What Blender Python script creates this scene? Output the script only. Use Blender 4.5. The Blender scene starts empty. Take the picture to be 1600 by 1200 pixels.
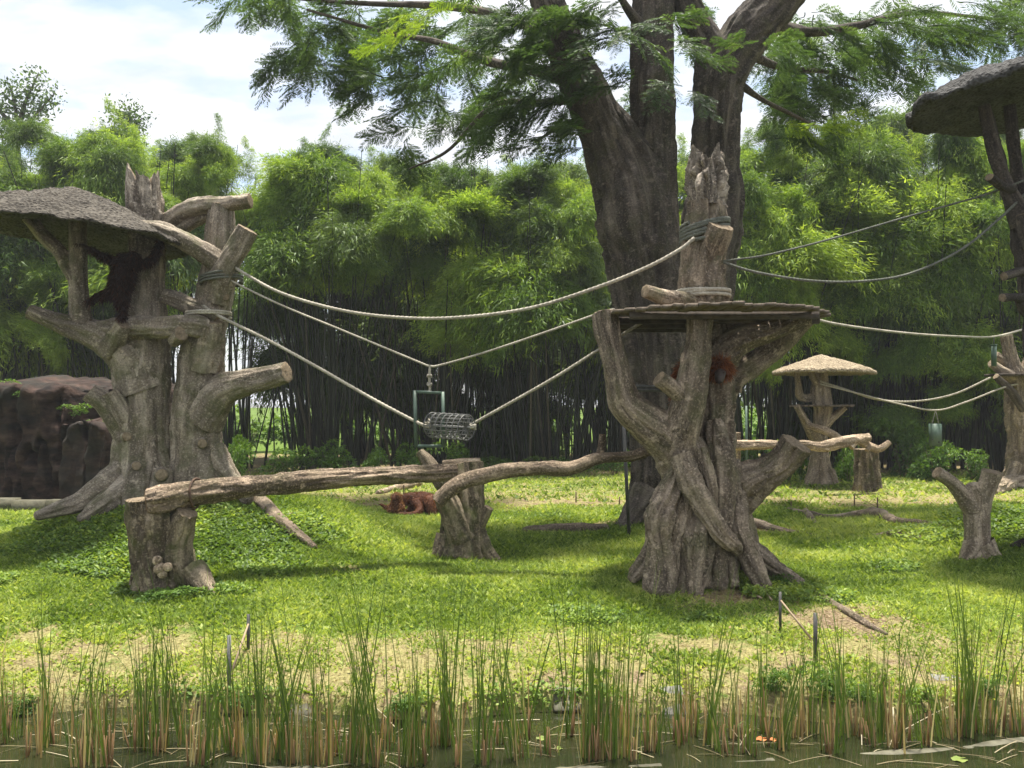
import bpy, math, random
import numpy as np
from mathutils import Vector, Matrix

R = math.radians
rng = np.random.default_rng(7)
random.seed(7)
S = bpy.context.scene
COL = S.collection

# ------------------------------------------------------------------ camera
EYE = 2.6
F = 1232.0                      # focal length in photo pixels (1600 wide)
PITCH = math.atan(35 / F)
cam_d = bpy.data.cameras.new('camera')
cam_d.sensor_width = 36.0
cam_d.lens = 36.0 * F / 1600.0
cam_d.clip_start = 0.1
cam_d.clip_end = 3000
cam = bpy.data.objects.new('camera', cam_d)
COL.objects.link(cam)
cam.location = (0, 0, EYE)
cam.rotation_euler = (math.pi / 2 + PITCH, 0, 0)
S.camera = cam

# ------------------------------------------------------------------ light
SUN_EL, SUN_AZ = R(81), R(20)           # azimuth from +Y (ahead) towards +X
EXPOSURE = 1.25
sun_dir = Vector((math.sin(SUN_AZ) * math.cos(SUN_EL), math.cos(SUN_AZ) * math.cos(SUN_EL), math.sin(SUN_EL)))
sd = bpy.data.lights.new('sun', 'SUN')
sd.energy = 4.9
sd.angle = R(5.0)
sd.color = (1.0, 0.95, 0.86)
sun = bpy.data.objects.new('sun', sd)
COL.objects.link(sun)
sun.rotation_euler = sun_dir.to_track_quat('Z', 'Y').to_euler()

world = bpy.data.worlds.new('World')
S.world = world
world.use_nodes = True


def build_world():
    nt = world.node_tree
    N, L = nt.nodes, nt.links
    N.clear()
    out = N.new('ShaderNodeOutputWorld')
    bg = N.new('ShaderNodeBackground')
    sky = N.new('ShaderNodeTexSky')
    sky.sky_type = 'NISHITA'
    sky.sun_disc = False
    sky.sun_elevation = SUN_EL
    sky.sun_rotation = SUN_AZ
    sky.air_density = 1.2
    sky.dust_density = 1.5
    bg.inputs['Strength'].default_value = 0.1
    tc = N.new('ShaderNodeTexCoord')
    sep = N.new('ShaderNodeSeparateXYZ')
    L.new(tc.outputs['Generated'], sep.inputs[0])

    def math_node(op, a, b):
        m = N.new('ShaderNodeMath')
        m.operation = op
        for i, v in enumerate((a, b)):
            if v is None:
                continue
            if isinstance(v, (int, float)):
                m.inputs[i].default_value = v
            else:
                L.new(v, m.inputs[i])
        return m.outputs[0]
    zz = math_node('ADD', math_node('MAXIMUM', sep.outputs[2], 0.0), 0.16)
    u = math_node('DIVIDE', sep.outputs[0], zz)
    v = math_node('DIVIDE', sep.outputs[1], zz)
    cmb = N.new('ShaderNodeCombineXYZ')
    L.new(u, cmb.inputs[0])
    L.new(v, cmb.inputs[1])
    mp = N.new('ShaderNodeMapping')
    mp.inputs['Location'].default_value = (3.1, 1.7, 0)
    mp.inputs['Rotation'].default_value = (0, 0, R(25))
    mp.inputs['Scale'].default_value = (1.5, 2.4, 1)
    L.new(cmb.outputs[0], mp.inputs[0])
    n1 = N.new('ShaderNodeTexNoise')
    n1.inputs['Scale'].default_value = 1.5
    n1.inputs['Detail'].default_value = 9
    n1.inputs['Roughness'].default_value = 0.55
    L.new(mp.outputs[0], n1.inputs['Vector'])
    cr = N.new('ShaderNodeValToRGB')
    cr.color_ramp.elements[0].position = 0.37
    cr.color_ramp.elements[0].color = (0.28, 0.28, 0.28, 1)
    cr.color_ramp.elements[1].position = 0.53
    cr.color_ramp.elements[1].color = (1, 1, 1, 1)
    L.new(n1.outputs['Fac'], cr.inputs[0])
    n2 = N.new('ShaderNodeTexNoise')
    n2.inputs['Scale'].default_value = 2.6
    n2.inputs['Detail'].default_value = 6
    L.new(mp.outputs[0], n2.inputs['Vector'])
    cc = N.new('ShaderNodeValToRGB')
    cc.color_ramp.elements[0].position = 0.35
    cc.color_ramp.elements[0].color = (3.9, 4.1, 4.5, 1)
    cc.color_ramp.elements[1].position = 0.6
    cc.color_ramp.elements[1].color = (5.0, 5.1, 5.2, 1)
    L.new(n2.outputs['Fac'], cc.inputs[0])
    mx = N.new('ShaderNodeMixRGB')
    L.new(cr.outputs[0], mx.inputs[0])
    L.new(sky.outputs[0], mx.inputs[1])
    L.new(cc.outputs[0], mx.inputs[2])
    L.new(mx.outputs[0], bg.inputs['Color'])
    L.new(bg.outputs[0], out.inputs[0])


build_world()
S.view_settings.view_transform = 'Standard'
S.view_settings.look = 'None'
S.view_settings.exposure = EXPOSURE
S.view_settings.gamma = 1
S.render.engine = 'CYCLES'
cy = S.cycles
cy.max_bounces = 6
cy.diffuse_bounces = 3
cy.glossy_bounces = 3
cy.transmission_bounces = 4
cy.use_denoising = True
cy.use_adaptive_sampling = True
cy.adaptive_threshold = 0.02
cy.caustics_reflective = False
cy.caustics_refractive = False

# ------------------------------------------------------------------ helpers


def P(px, py, d):
    """photo pixel + distance ahead (world Y) -> world point"""
    u, v = (px - 800) / F, (600 - py) / F
    ca, sa = math.cos(PITCH), math.sin(PITCH)
    t = d / (ca - sa * v)
    return np.array([t * u, d, EYE + t * (sa + ca * v)])


def _hash(i, j, k, seed):
    h = (i * 374761393 + j * 668265263 + k * 2147483647 + seed * 1274126177) & 0xFFFFFFFF
    h = ((h ^ (h >> 13)) * 1274126177) & 0xFFFFFFFF
    h = ((h ^ (h >> 16)) * 2246822519) & 0xFFFFFFFF
    return ((h ^ (h >> 15)) & 0xFFFFFF) / float(0xFFFFFF)


def vnoise(p, seed=0):
    p = np.asarray(p, float)
    f = np.floor(p).astype(np.int64)
    t = p - f
    t = t * t * (3 - 2 * t)
    i, j, k = f[..., 0], f[..., 1], f[..., 2]
    r = 0
    for a in (0, 1):
        wa = t[..., 0] if a else 1 - t[..., 0]
        for b in (0, 1):
            wb = t[..., 1] if b else 1 - t[..., 1]
            for c in (0, 1):
                wc = t[..., 2] if c else 1 - t[..., 2]
                r = r + wa * wb * wc * _hash(i + a, j + b, k + c, seed)
    return r


def fbm(p, octv=3, seed=0):
    p = np.asarray(p, float)
    s, a, n = 0, 1.0, 0
    for o in range(octv):
        s = s + a * vnoise(p * (2 ** o) + 17.3 * o, seed + o)
        n += a
        a *= 0.5
    return s / n


def terrain(x, y):
    x = np.asarray(x, float)
    y = np.asarray(y, float)
    edge = 7.95 + 0.10 * np.sin(x * 1.3) + 0.06 * np.sin(x * 3.1 + 1) - 0.018 * x
    t = np.clip((y - edge + 0.14) / 0.28, 0, 1)
    bank = -1.0 + 0.62 * t * t * (3 - 2 * t)
    s = np.clip((y - edge) / 3.0, 0, 1)
    z = bank + 0.38 * (1 - (1 - s) ** 2)
    r2 = ((x + 5.7) / 3.3) ** 2 + ((y - 15.0) / 3.1) ** 2
    z = z + 0.9 * np.exp(-r2 ** 1.5)
    r2 = ((x - 10.2) / 2.6) ** 2 + ((y - 15.0) / 2.8) ** 2
    z = z + 0.62 * np.exp(-r2 ** 1.3)
    r2 = ((x - 2.9) / 1.6) ** 2 + ((y - 12.0) / 1.4) ** 2
    z = z + 0.13 * np.exp(-r2)
    r2 = ((x - 3.2) / 2.4) ** 2 + ((y - 17.0) / 1.8) ** 2
    z = z + 0.16 * np.exp(-r2)
    q = np.stack([x * 0.9, y * 0.9, x * 0], -1)
    q2 = np.stack([x * 4.0, y * 4.0, x * 0 + 5], -1)
    land = np.clip((y - edge) / 0.6, 0, 1)
    z = z + land * ((fbm(q, 2, 3) - 0.5) * 0.14 + (fbm(q2, 2, 5) - 0.5) * 0.05)
    return z


WATER = -0.5


def G(px, py):
    """photo pixel -> point on the ground"""
    ds = np.linspace(6.5, 60, 3000)
    u, v = (px - 800) / F, (600 - py) / F
    ca, sa = math.cos(PITCH), math.sin(PITCH)
    t = ds / (ca - sa * v)
    X, Z = t * u, EYE + t * (sa + ca * v)
    T = terrain(X, ds)
    k = np.argmax(Z <= T)
    return np.array([X[k], ds[k], T[k]])


def gz(x, y):
    return float(terrain(x, y))


class MB:
    """collects vertices, faces and attributes of ONE mesh"""

    def __init__(s):
        s.V, s.T, s.Q, s.A, s.n = [], [], [], {}, 0

    def add(s, V, T=None, Q=None, **attrs):
        V = np.asarray(V, float).reshape(-1, 3)
        if T is not None and len(T):
            s.T.append(np.asarray(T, np.int64) + s.n)
        if Q is not None and len(Q):
            s.Q.append(np.asarray(Q, np.int64) + s.n)
        for k, a in attrs.items():
            s.A.setdefault(k, []).append((s.n, np.asarray(a, float)))
        s.V.append(V)
        s.n += len(V)
        return s

    def mesh(s, name, mat, off=(0, 0, 0), smooth=True):
        V = np.concatenate(s.V) - np.asarray(off, float)
        T = np.concatenate(s.T) if s.T else np.zeros((0, 3), np.int64)
        Q = np.concatenate(s.Q) if s.Q else np.zeros((0, 4), np.int64)
        me = bpy.data.meshes.new(name)
        me.vertices.add(len(V))
        me.vertices.foreach_set('co', V.astype(np.float32).ravel())
        nl = T.size + Q.size
        me.loops.add(nl)
        me.loops.foreach_set('vertex_index', np.concatenate([T.ravel(), Q.ravel()]).astype(np.int32))
        me.polygons.add(len(T) + len(Q))
        st = np.concatenate([np.arange(len(T)) * 3, T.size + np.arange(len(Q)) * 4]).astype(np.int32)
        me.polygons.foreach_set('loop_start', st)
        me.update(calc_edges=True)
        me.validate()
        if smooth:
            me.polygons.foreach_set('use_smooth', np.ones(len(me.polygons), bool))
        for k, lst in s.A.items():
            dim = 3 if lst[0][1].ndim == 2 else 1
            buf = np.zeros((s.n, dim), np.float32)
            for o, a in lst:
                buf[o:o + len(a)] = a.reshape(len(a), dim)
            at = me.attributes.new(k, 'FLOAT_VECTOR' if dim == 3 else 'FLOAT', 'POINT')
            at.data.foreach_set('vector' if dim == 3 else 'value', buf.ravel())
        if mat is not None:
            me.materials.append(mat)
        return me

    def build(s, name, mat, parent=None, smooth=True, kind=None, loc=None):
        off = (0, 0, 0)
        if parent is not None:
            r = parent
            while r.parent is not None:
                r = r.parent
            off = tuple(r.location)
        elif loc is not None:
            off = tuple(loc)
        o = bpy.data.objects.new(name, s.mesh(name, mat, off, smooth))
        COL.objects.link(o)
        if parent is not None:
            o.parent = parent
        elif loc is not None:
            o.location = loc
        if kind:
            o['kind'] = kind
        return o


def thing(name, label, cat, loc, group=None):
    o = bpy.data.objects.new(name, None)
    o.empty_display_size = 0.2
    COL.objects.link(o)
    o.location = tuple(loc)
    return tag(o, label, cat, group)


def tag(o, label, cat, group=None):
    o['label'] = label
    o['category'] = cat
    if group:
        o['group'] = group
    return o


def spline(pts, step):
    """Catmull-Rom through rows (x,y,z,r), resampled at even distance"""
    pts = np.asarray(pts, float)
    if len(pts) == 2:
        pts = np.array([pts[0], pts[0] * .5 + pts[1] * .5, pts[1]])
    e = np.vstack([2 * pts[0] - pts[1], pts, 2 * pts[-1] - pts[-2]])
    e[0, 3], e[-1, 3] = pts[0, 3], pts[-1, 3]
    out = []
    for i in range(1, len(e) - 2):
        t = np.linspace(0, 1, 24, endpoint=False)[:, None]
        a, b, c, d = e[i - 1], e[i], e[i + 1], e[i + 2]
        out.append(0.5 * (2 * b + (c - a) * t + (2 * a - 5 * b + 4 * c - d) * t * t + (3 * b - a - 3 * c + d) * t ** 3))
    out.append(pts[-1:])
    c = np.vstack(out)
    s = np.concatenate([[0], np.cumsum(np.linalg.norm(np.diff(c[:, :3], axis=0), axis=1))])
    n = max(3, int(s[-1] / step) + 1)
    q = np.linspace(0, s[-1], n)
    return np.stack([np.interp(q, s, c[:, k]) for k in range(4)], 1), q


def frames(c):
    t = np.gradient(c, axis=0)
    t /= np.linalg.norm(t, axis=1)[:, None] + 1e-9
    a = np.array([0, 0, 1.0]) if abs(t[0, 2]) < 0.9 else np.array([1.0, 0, 0])
    n = np.zeros_like(c)
    v = a - t[0] * a.dot(t[0])
    v /= np.linalg.norm(v)
    for i in range(len(c)):
        v = v - t[i] * v.dot(t[i])
        v /= np.linalg.norm(v) + 1e-9
        n[i] = v
    return t, n, np.cross(t, n)


SEED = [0]


def tube(mb, pts, nu=None, step=None, ridge=0.11, lump=0.16, fscale=7.0, stretch=0.16, cap0='open', cap1='cut', twist=0.0, flat=0.0):
    """a limb: swept along pts (x,y,z,r) with flutes that follow it"""
    SEED[0] += 1
    seed = SEED[0]
    pts = np.asarray(pts, float)
    rm = float(pts[:, 3].mean())
    step = step or max(0.02, min(0.04, rm * 0.12))
    c, s = spline(pts, step)
    c[:, 3] = np.maximum(c[:, 3], 0.002)
    nu = nu or int(max(10, min(110, 2 * math.pi * rm / max(0.018, rm * 0.06))))
    t, n, b = frames(c[:, :3])
    th = np.linspace(0, 2 * math.pi, nu, endpoint=False)
    TH, SS = np.meshgrid(th, s)
    TW = TH + twist * SS
    q = np.stack([np.cos(TW) * rm + seed * 3.7, np.sin(TW) * rm + seed * 1.3, SS * 1.0], -1)
    wq = q + (fbm(q * 2.5, 2, seed + 40)[..., None] - .5) * np.array([.10, .10, .35])
    fl = fbm(wq * np.array([fscale, fscale, fscale * stretch]), 4, seed)
    rg = 1 - (np.abs(2 * fl - 1) * 3.0) ** .8
    lp = fbm(q * np.array([2.4, 2.4, 1.7]), 3, seed + 91)
    fine = fbm(q * np.array([22, 22, 7]), 2, seed + 17)
    rr = c[:, 3][:, None] * (1 + ridge * np.clip(rg - 0.45, -1.1, .5) * 1.7 + lump * (lp - 0.5) * 2.3) + (fine - .5) * min(.03, rm * .14) * min(1.0, ridge * 7)
    X = c[:, None, :3] + rr[..., None] * (np.cos(TH)[..., None] * n[:, None] + np.sin(TH)[..., None] * b[:, None] * (1 - flat))
    if cap1 == 'broken':
        k = max(2, int(len(c) * 0.22))
        w = np.linspace(0, 1, k)[:, None] ** 1.5
        jag = (fbm(np.stack([np.cos(th) * 2.6 + seed, np.sin(th) * 2.6, th * 0], -1), 3, seed + 5) - 0.45) * 2.0
        X[-k:] += (w * jag[None] * rm * 1.5)[..., None] * t[-k:, None]
    V = X.reshape(-1, 3)
    m = len(c)
    i = np.arange(m - 1)[:, None] * nu
    j = np.arange(nu)[None]
    j2 = (j + 1) % nu
    Q = np.stack([i + j, i + j2, i + nu + j2, i + nu + j], -1).reshape(-1, 4)
    bark = q.reshape(-1, 3)
    cap = np.zeros(len(V))
    n0 = mb.n
    mb.add(V, Q=Q, bark=bark, cap=cap)
    for which, end in ((cap0, 0), (cap1, 1)):
        if which == 'open':
            continue
        ring = X[-1] if end else X[0]
        ctr = ring.mean(0)
        tg = t[-1] if end else -t[0]
        r0 = c[-1, 3] if end else c[0, 3]
        if which == 'dome':
            rings = [(0.92, 0.18), (0.75, 0.38), (0.45, 0.52)]
        elif which == 'broken':
            rings = [(0.75, -0.25), (0.4, -0.5)]
        else:
            rings = [(1.0, 0.0), (0.94, 0.05), (0.6, 0.03), (0.3, 0.05)]
        vs, cps = [], []
        for sc, adv in rings:
            vs.append(ctr + (ring - ctr) * sc + tg * r0 * adv + rng.normal(0, 0.012 * r0, ring.shape))
            cps.append(np.full(nu, 0.0 if which == 'dome' else 1.0))
        vs.append((ctr + tg * r0 * (0.56 if which == 'dome' else -0.6 if which == 'broken' else 0.04))[None])
        cps.append(np.array([0.0 if which == 'dome' else 1.0]))
        k = len(rings)
        Vc = np.vstack([ring] + vs)
        qs = []
        for a in range(k):
            A = a * nu + j[0]
            B = a * nu + j2[0]
            qs.append(np.stack([A, B, B + nu, A + nu], -1))
        last = k * nu
        tri = np.stack([last + j[0], last + j2[0], np.full(nu, last + nu)], -1)
        Qc = np.concatenate(qs)
        if not end:
            Qc, tri = Qc[:, ::-1], tri[:, ::-1]
        bk = (Vc - ctr) + seed * 2.1
        mb.add(Vc, T=tri, Q=Qc, bark=bk, cap=np.concatenate([np.zeros(nu)] + cps))
    return mb


def limb(name, pix, mat, parent, kind=None, **kw):
    """pix rows: (px, py, distance, radius in pixels)"""
    pts = []
    for px, py, d, r in pix:
        w = P(px, py, d)
        pts.append([*w, r * d / F])
    return tube(MB(), pts, **kw).build(name, mat, parent, kind=kind)


def box_verts(cx, cy, cz, sx, sy, sz, rot=None):
    v = np.array([[x, y, z] for x in (-.5, .5) for y in (-.5, .5) for z in (-.5, .5)]) * [sx, sy, sz]
    if rot is not None:
        v = v @ np.array(rot).T
    return v + [cx, cy, cz]


BOXQ = [[0, 1, 3, 2], [4, 6, 7, 5], [0, 4, 5, 1], [2, 3, 7, 6], [0, 2, 6, 4], [1, 5, 7, 3]]


def rod(mb, a, b, r, nu=8, r2=None):
    a, b = np.asarray(a, float), np.asarray(b, float)
    t = b - a
    t = t / np.linalg.norm(t)
    u = np.cross(t, [0, 0, 1.0] if abs(t[2]) < .9 else [1.0, 0, 0])
    u /= np.linalg.norm(u)
    w = np.cross(t, u)
    th = np.linspace(0, 2 * math.pi, nu, endpoint=False)
    ring = np.cos(th)[:, None] * u + np.sin(th)[:, None] * w
    V = np.vstack([a + ring * r, b + ring * (r2 if r2 is not None else r), [a], [b]])
    j = np.arange(nu)
    k = (j + 1) % nu
    mb.add(V, T=np.vstack([np.stack([k, j, np.full(nu, 2 * nu)], -1), np.stack([j + nu, k + nu, np.full(nu, 2 * nu + 1)], -1)]),
           Q=np.stack([j, k, k + nu, j + nu], -1))
    return mb


# ------------------------------------------------------------------ materials
class NT:
    def __init__(s, name):
        s.m = bpy.data.materials.new(name)
        s.m.use_nodes = True
        s.t = s.m.node_tree
        s.t.nodes.clear()
        s.out = s.t.nodes.new('ShaderNodeOutputMaterial')

    def n(s, kind, **inp):
        nd = s.t.nodes.new('ShaderNode' + kind)
        for k, v in inp.items():
            s.set(nd, k.replace('_', ' '), v)
        return nd

    def set(s, nd, key, v):
        sock = nd.inputs[int(key)] if key.isdigit() else nd.inputs[key]
        if hasattr(v, 'links') or isinstance(v, bpy.types.NodeSocket):
            s.t.links.new(v, sock)
        else:
            sock.default_value = v

    def attr(s, name, out='Vector'):
        a = s.t.nodes.new('ShaderNodeAttribute')
        a.attribute_name = name
        return a.outputs[out]

    def mapped(s, vec, sc):
        m = s.n('Mapping')
        s.t.links.new(vec, m.inputs[0])
        m.inputs['Scale'].default_value = sc
        return m.outputs[0]

    def noise(s, vec, scale=1, detail=4, rough=.55):
        nd = s.n('TexNoise', Scale=scale, Detail=detail, Roughness=rough)
        if vec is not None:
            s.t.links.new(vec, nd.inputs['Vector'])
        return nd.outputs['Fac']

    def ramp(s, fac, *stops):
        nd = s.n('ValToRGB')
        el = nd.color_ramp.elements
        while len(el) < len(stops):
            el.new(0.5)
        for e, (p, c) in zip(el, stops):
            e.position = p
            e.color = (*c, 1) if not isinstance(c, (int, float)) else (c, c, c, 1)
        s.t.links.new(fac, nd.inputs[0])
        return nd.outputs[0]

    def mix(s, fac, a, b, mode='MIX'):
        nd = s.n('MixRGB')
        nd.blend_type = mode
        for i, v in enumerate((fac, a, b)):
            if isinstance(v, bpy.types.NodeSocket):
                s.t.links.new(v, nd.inputs[i])
            elif i == 0:
                nd.inputs[0].default_value = v
            else:
                nd.inputs[i].default_value = (*v, 1)
        return nd.outputs[0]

    def mth(s, op, a, b=0.0):
        nd = s.n('Math')
        nd.operation = op
        for i, v in enumerate((a, b)):
            if isinstance(v, bpy.types.NodeSocket):
                s.t.links.new(v, nd.inputs[i])
            else:
                nd.inputs[i].default_value = v
        return nd.outputs[0]

    def bump(s, h, strength=.5, dist=.02):
        nd = s.n('Bump', Strength=strength, Distance=dist)
        s.t.links.new(h, nd.inputs['Height'])
        return nd.outputs[0]

    def principled(s, color, rough=.8, normal=None, metal=0.0, spec=.3):
        p = s.n('BsdfPrincipled')
        for k, v in (('Base Color', color), ('Roughness', rough), ('Metallic', metal), ('Specular IOR Level', spec)):
            if isinstance(v, bpy.types.NodeSocket):
                s.t.links.new(v, p.inputs[k])
            elif k == 'Base Color':
                p.inputs[k].default_value = (*v, 1)
            else:
                p.inputs[k].default_value = v
        if normal is not None:
            s.t.links.new(normal, p.inputs['Normal'])
        s.t.links.new(p.outputs[0], s.out.inputs[0])
        return p


def wood(name, dark, mid, light, moss=0.0, capc=(.30, .23, .15), crack=0.55, fiber=9.0, bumpk=.6):
    s = NT(name)
    bk = s.attr('bark')
    fib = s.noise(s.mapped(bk, (fiber, fiber, fiber * .13)), 1, 8, .62)
    big = s.noise(s.mapped(bk, (1.7, 1.7, .9)), 1, 3)
    fine = s.noise(bk, 34, 4, .65)
    col = s.ramp(fib, (.36, dark), (.50, mid), (.64, light))
    streak = s.noise(s.mapped(bk, (4.5, 4.5, .35)), 1, 5, .6)
    col = s.mix(s.ramp(streak, (.38, .8), (.54, 0.0)), col, tuple(x * .38 for x in mid))
    col = s.mix(s.ramp(big, (.36, 0.65), (.56, 0.0)), col, tuple(x * .45 for x in mid))
    lich = s.noise(bk, 6.5, 5, .6)
    col = s.mix(s.ramp(lich, (.58, 0.0), (.66, .5)), col, tuple(min(1, x * 1.35) for x in light))
    col = s.mix(s.ramp(fine, (.54, 0.0), (.68, .5)), col, tuple(min(1, x * 1.5) for x in light))
    col = s.mix(s.ramp(fine, (.36, .55), (.45, 0.0)), col, tuple(x * .5 for x in dark))
    vor = s.n('TexVoronoi')
    vor.feature = 'DISTANCE_TO_EDGE'
    s.t.links.new(s.mapped(bk, (8, 8, 1.6)), vor.inputs['Vector'])
    warp = s.ramp(vor.outputs['Distance'], (.0, 1.0), (.05, 0.0))
    crk = s.mth('MULTIPLY', warp, s.ramp(s.noise(bk, 2.6, 2), (.5, 0.0), (.62, crack)))
    col = s.mix(crk, col, tuple(x * .35 for x in dark))
    if moss:
        mf = s.mth('MULTIPLY', s.ramp(s.noise(bk, 3.1, 5), (.48, 0.0), (.66, 1.0)), moss)
        col = s.mix(mf, col, (.075, .085, .025))
    capn = s.attr('cap', 'Fac')
    capcol = s.ramp(s.noise(bk, 22, 4), (.3, tuple(x * .45 for x in capc)), (.7, capc))
    col = s.mix(capn, col, capcol)
    h = s.mth('ADD', s.mth('MULTIPLY', fib, 1.0), s.mth('MULTIPLY', fine, .35))
    h = s.mth('SUBTRACT', h, crk)
    s.principled(col, .85, s.bump(h, min(1, bumpk * 1.5), .05), spec=.25)
    return s.m


def leaf(name, c1, c2, c3, trans=.45, rough=.5):
    s = NT(name)
    r = s.attr('rnd', 'Fac')
    col = s.ramp(r, (0.0, c1), (.55, c2), (1.0, c3))
    p = s.n('BsdfPrincipled', Roughness=rough)
    p.inputs['Specular IOR Level'].default_value = .25
    s.t.links.new(col, p.inputs['Base Color'])
    tr = s.n('BsdfTranslucent')
    tc = s.mix(1.0, col, (1.5, 1.45, .6), 'MULTIPLY')
    s.t.links.new(tc, tr.inputs[0])
    mx = s.n('MixShader')
    mx.inputs[0].default_value = trans
    s.t.links.new(p.outputs[0], mx.inputs[1])
    s.t.links.new(tr.outputs[0], mx.inputs[2])
    s.t.links.new(mx.outputs[0], s.out.inputs[0])
    return s.m


def plain(name, c1, c2, scale=12, rough=.7, metal=0.0, bumpk=.3, spec=.3):
    s = NT(name)
    tc = s.n('TexCoord').outputs['Object']
    f = s.noise(tc, scale, 6, .6)
    g = s.noise(tc, scale * .13, 3, .5)
    col = s.mix(s.ramp(g, (.35, 0.0), (.7, .6)), s.ramp(f, (.32, c1), (.68, c2)), tuple(x * .55 for x in c1))
    s.principled(col, rough, s.bump(f, bumpk, .02), metal, spec)
    return s.m


M = {}
M['concrete_wood'] = wood('grey_brown_bark', (.12, .096, .070), (.29, .238, .178), (.44, .375, .29), moss=.55, crack=.4, fiber=7)
M['strangler'] = wood('fluted_brown_bark', (.085, .064, .046), (.25, .195, .14), (.42, .34, .25), moss=.45, crack=.7, fiber=8)
M['stump'] = wood('mossy_stump_bark', (.075, .058, .038), (.205, .16, .108), (.36, .29, .20), moss=.8, crack=.6)
M['log'] = wood('weathered_log', (.065, .045, .030), (.21, .155, .105), (.42, .32, .225), moss=.2, capc=(.26, .15, .08), crack=.7, fiber=11)
M['pale_log'] = wood('pale_dry_log', (.14, .10, .06), (.36, .27, .18), (.55, .44, .31), capc=(.45, .34, .22), crack=.5)
M['far_bark'] = wood('far_pale_bark', (.13, .095, .065), (.30, .235, .165), (.46, .37, .27), moss=.2, crack=.4)
M['tree_bark'] = wood('tree_bark', (.025, .020, .016), (.080, .064, .051), (.165, .135, .107), moss=.2, crack=.6, fiber=6)
M['broken_wood'] = wood('broken_weathered_wood', (.10, .08, .062), (.30, .25, .195), (.52, .45, .36), crack=.9, fiber=14, bumpk=.9)
M['dark_wood'] = wood('dark_wet_wood', (.025, .02, .017), (.065, .052, .042), (.12, .10, .08), crack=.6)
M['root'] = wood('ground_root', (.075, .055, .038), (.20, .15, .105), (.33, .26, .185), moss=.35, crack=.5)
M['plank'] = plain('deck_plank', (.10, .078, .058), (.23, .185, .14), 9, .85)
M['plank_dark'] = plain('dark_deck_plank', (.045, .036, .029), (.12, .095, .075), 9, .85)
M['rope'] = plain('hemp_rope', (.30, .27, .21), (.52, .48, .39), 40, .9)
M['rope_green'] = plain('green_grey_rope', (.085, .09, .072), (.18, .185, .15), 40, .9)
M['green_metal'] = plain('green_painted_metal', (.055, .095, .068), (.095, .145, .105), 16, .45, 0.0, .15, .5)
M['grey_metal'] = plain('grey_cage_metal', (.11, .11, .10), (.21, .21, .19), 20, .5, .2, .2, .5)
M['dark_metal'] = plain('dark_pole_metal', (.045, .045, .042), (.10, .095, .085), 20, .55, .3, .2, .5)
M['rust'] = plain('rusty_stake', (.06, .035, .022), (.13, .08, .05), 30, .8)
M['concrete'] = plain('weathered_concrete', (.13, .125, .105), (.27, .26, .225), 14, .9)
M['wet_concrete'] = plain('algae_concrete', (.07, .065, .04), (.17, .16, .11), 10, .7)
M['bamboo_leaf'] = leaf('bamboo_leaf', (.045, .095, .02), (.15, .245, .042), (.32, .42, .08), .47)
M['bamboo_leaf_shade'] = leaf('bamboo_leaf_shade', (.03, .062, .018), (.075, .135, .032), (.15, .22, .052), .4)  # same bamboo leaf with the grove's inner shade put into its colour
M['tree_leaf'] = leaf('tree_leaf', (.03, .058, .026), (.058, .105, .042), (.11, .17, .055), .45)
M['tree_leaf_young'] = leaf('young_tree_leaf', (.10, .17, .025), (.16, .24, .03), (.22, .30, .05), .5)
M['bush_leaf'] = leaf('bush_leaf', (.035, .08, .014), (.075, .150, .024), (.15, .24, .04), .38)
M['lawn_leaf'] = leaf('lawn_leaf', (.07, .125, .018), (.22, .305, .055), (.42, .47, .14), .42)
M['cover_leaf'] = leaf('ground_cover_leaf', (.055, .105, .02), (.14, .225, .04), (.30, .38, .08), .4)
M['dry_grass'] = leaf('dry_grass', (.16, .115, .06), (.29, .22, .12), (.33, .31, .12), .25)
M['reed_green'] = leaf('reed_green', (.055, .10, .022), (.10, .165, .035), (.20, .26, .07), .4)
M['reed_dry'] = leaf('reed_dry', (.20, .125, .06), (.40, .295, .15), (.56, .48, .28), .3)
M['reed_dead'] = leaf('reed_dead', (.12, .09, .05), (.28, .23, .14), (.46, .40, .28), .2)
M['hair_red'] = leaf('orangutan_hair', (.12, .038, .016), (.22, .072, .030), (.36, .145, .06), .35, .45)
M['hair_mid'] = leaf('shaded_orangutan_hair', (.035, .013, .008), (.085, .028, .014), (.24, .085, .032), .35, .45)
M['hair_mother'] = leaf('mother_orangutan_hair', (.07, .026, .014), (.15, .056, .028), (.32, .13, .06), .3, .45)
M['hair_infant'] = leaf('infant_orangutan_hair', (.17, .075, .03), (.30, .145, .06), (.44, .24, .11), .35, .45)
M['hair_dark'] = leaf('dark_orangutan_hair', (.014, .008, .008), (.026, .012, .010), (.09, .032, .016), .3, .5)
M['skin_dark'] = plain('orangutan_skin', (.035, .026, .022), (.07, .052, .045), 20, .55)
M['skin_red'] = plain('orangutan_body', (.085, .030, .014), (.14, .052, .024), 30, .8)
M['skin_black'] = plain('dark_orangutan_body', (.018, .010, .009), (.035, .016, .012), 30, .8)
M['eye'] = plain('eye', (.01, .007, .005), (.02, .012, .01), 5, .15)
M['lily'] = plain('lily_pad', (.12, .17, .035), (.22, .26, .06), 8, .5)
M['orange_leaf'] = plain('orange_leaf', (.35, .10, .03), (.50, .20, .06), 8, .6)


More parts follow.
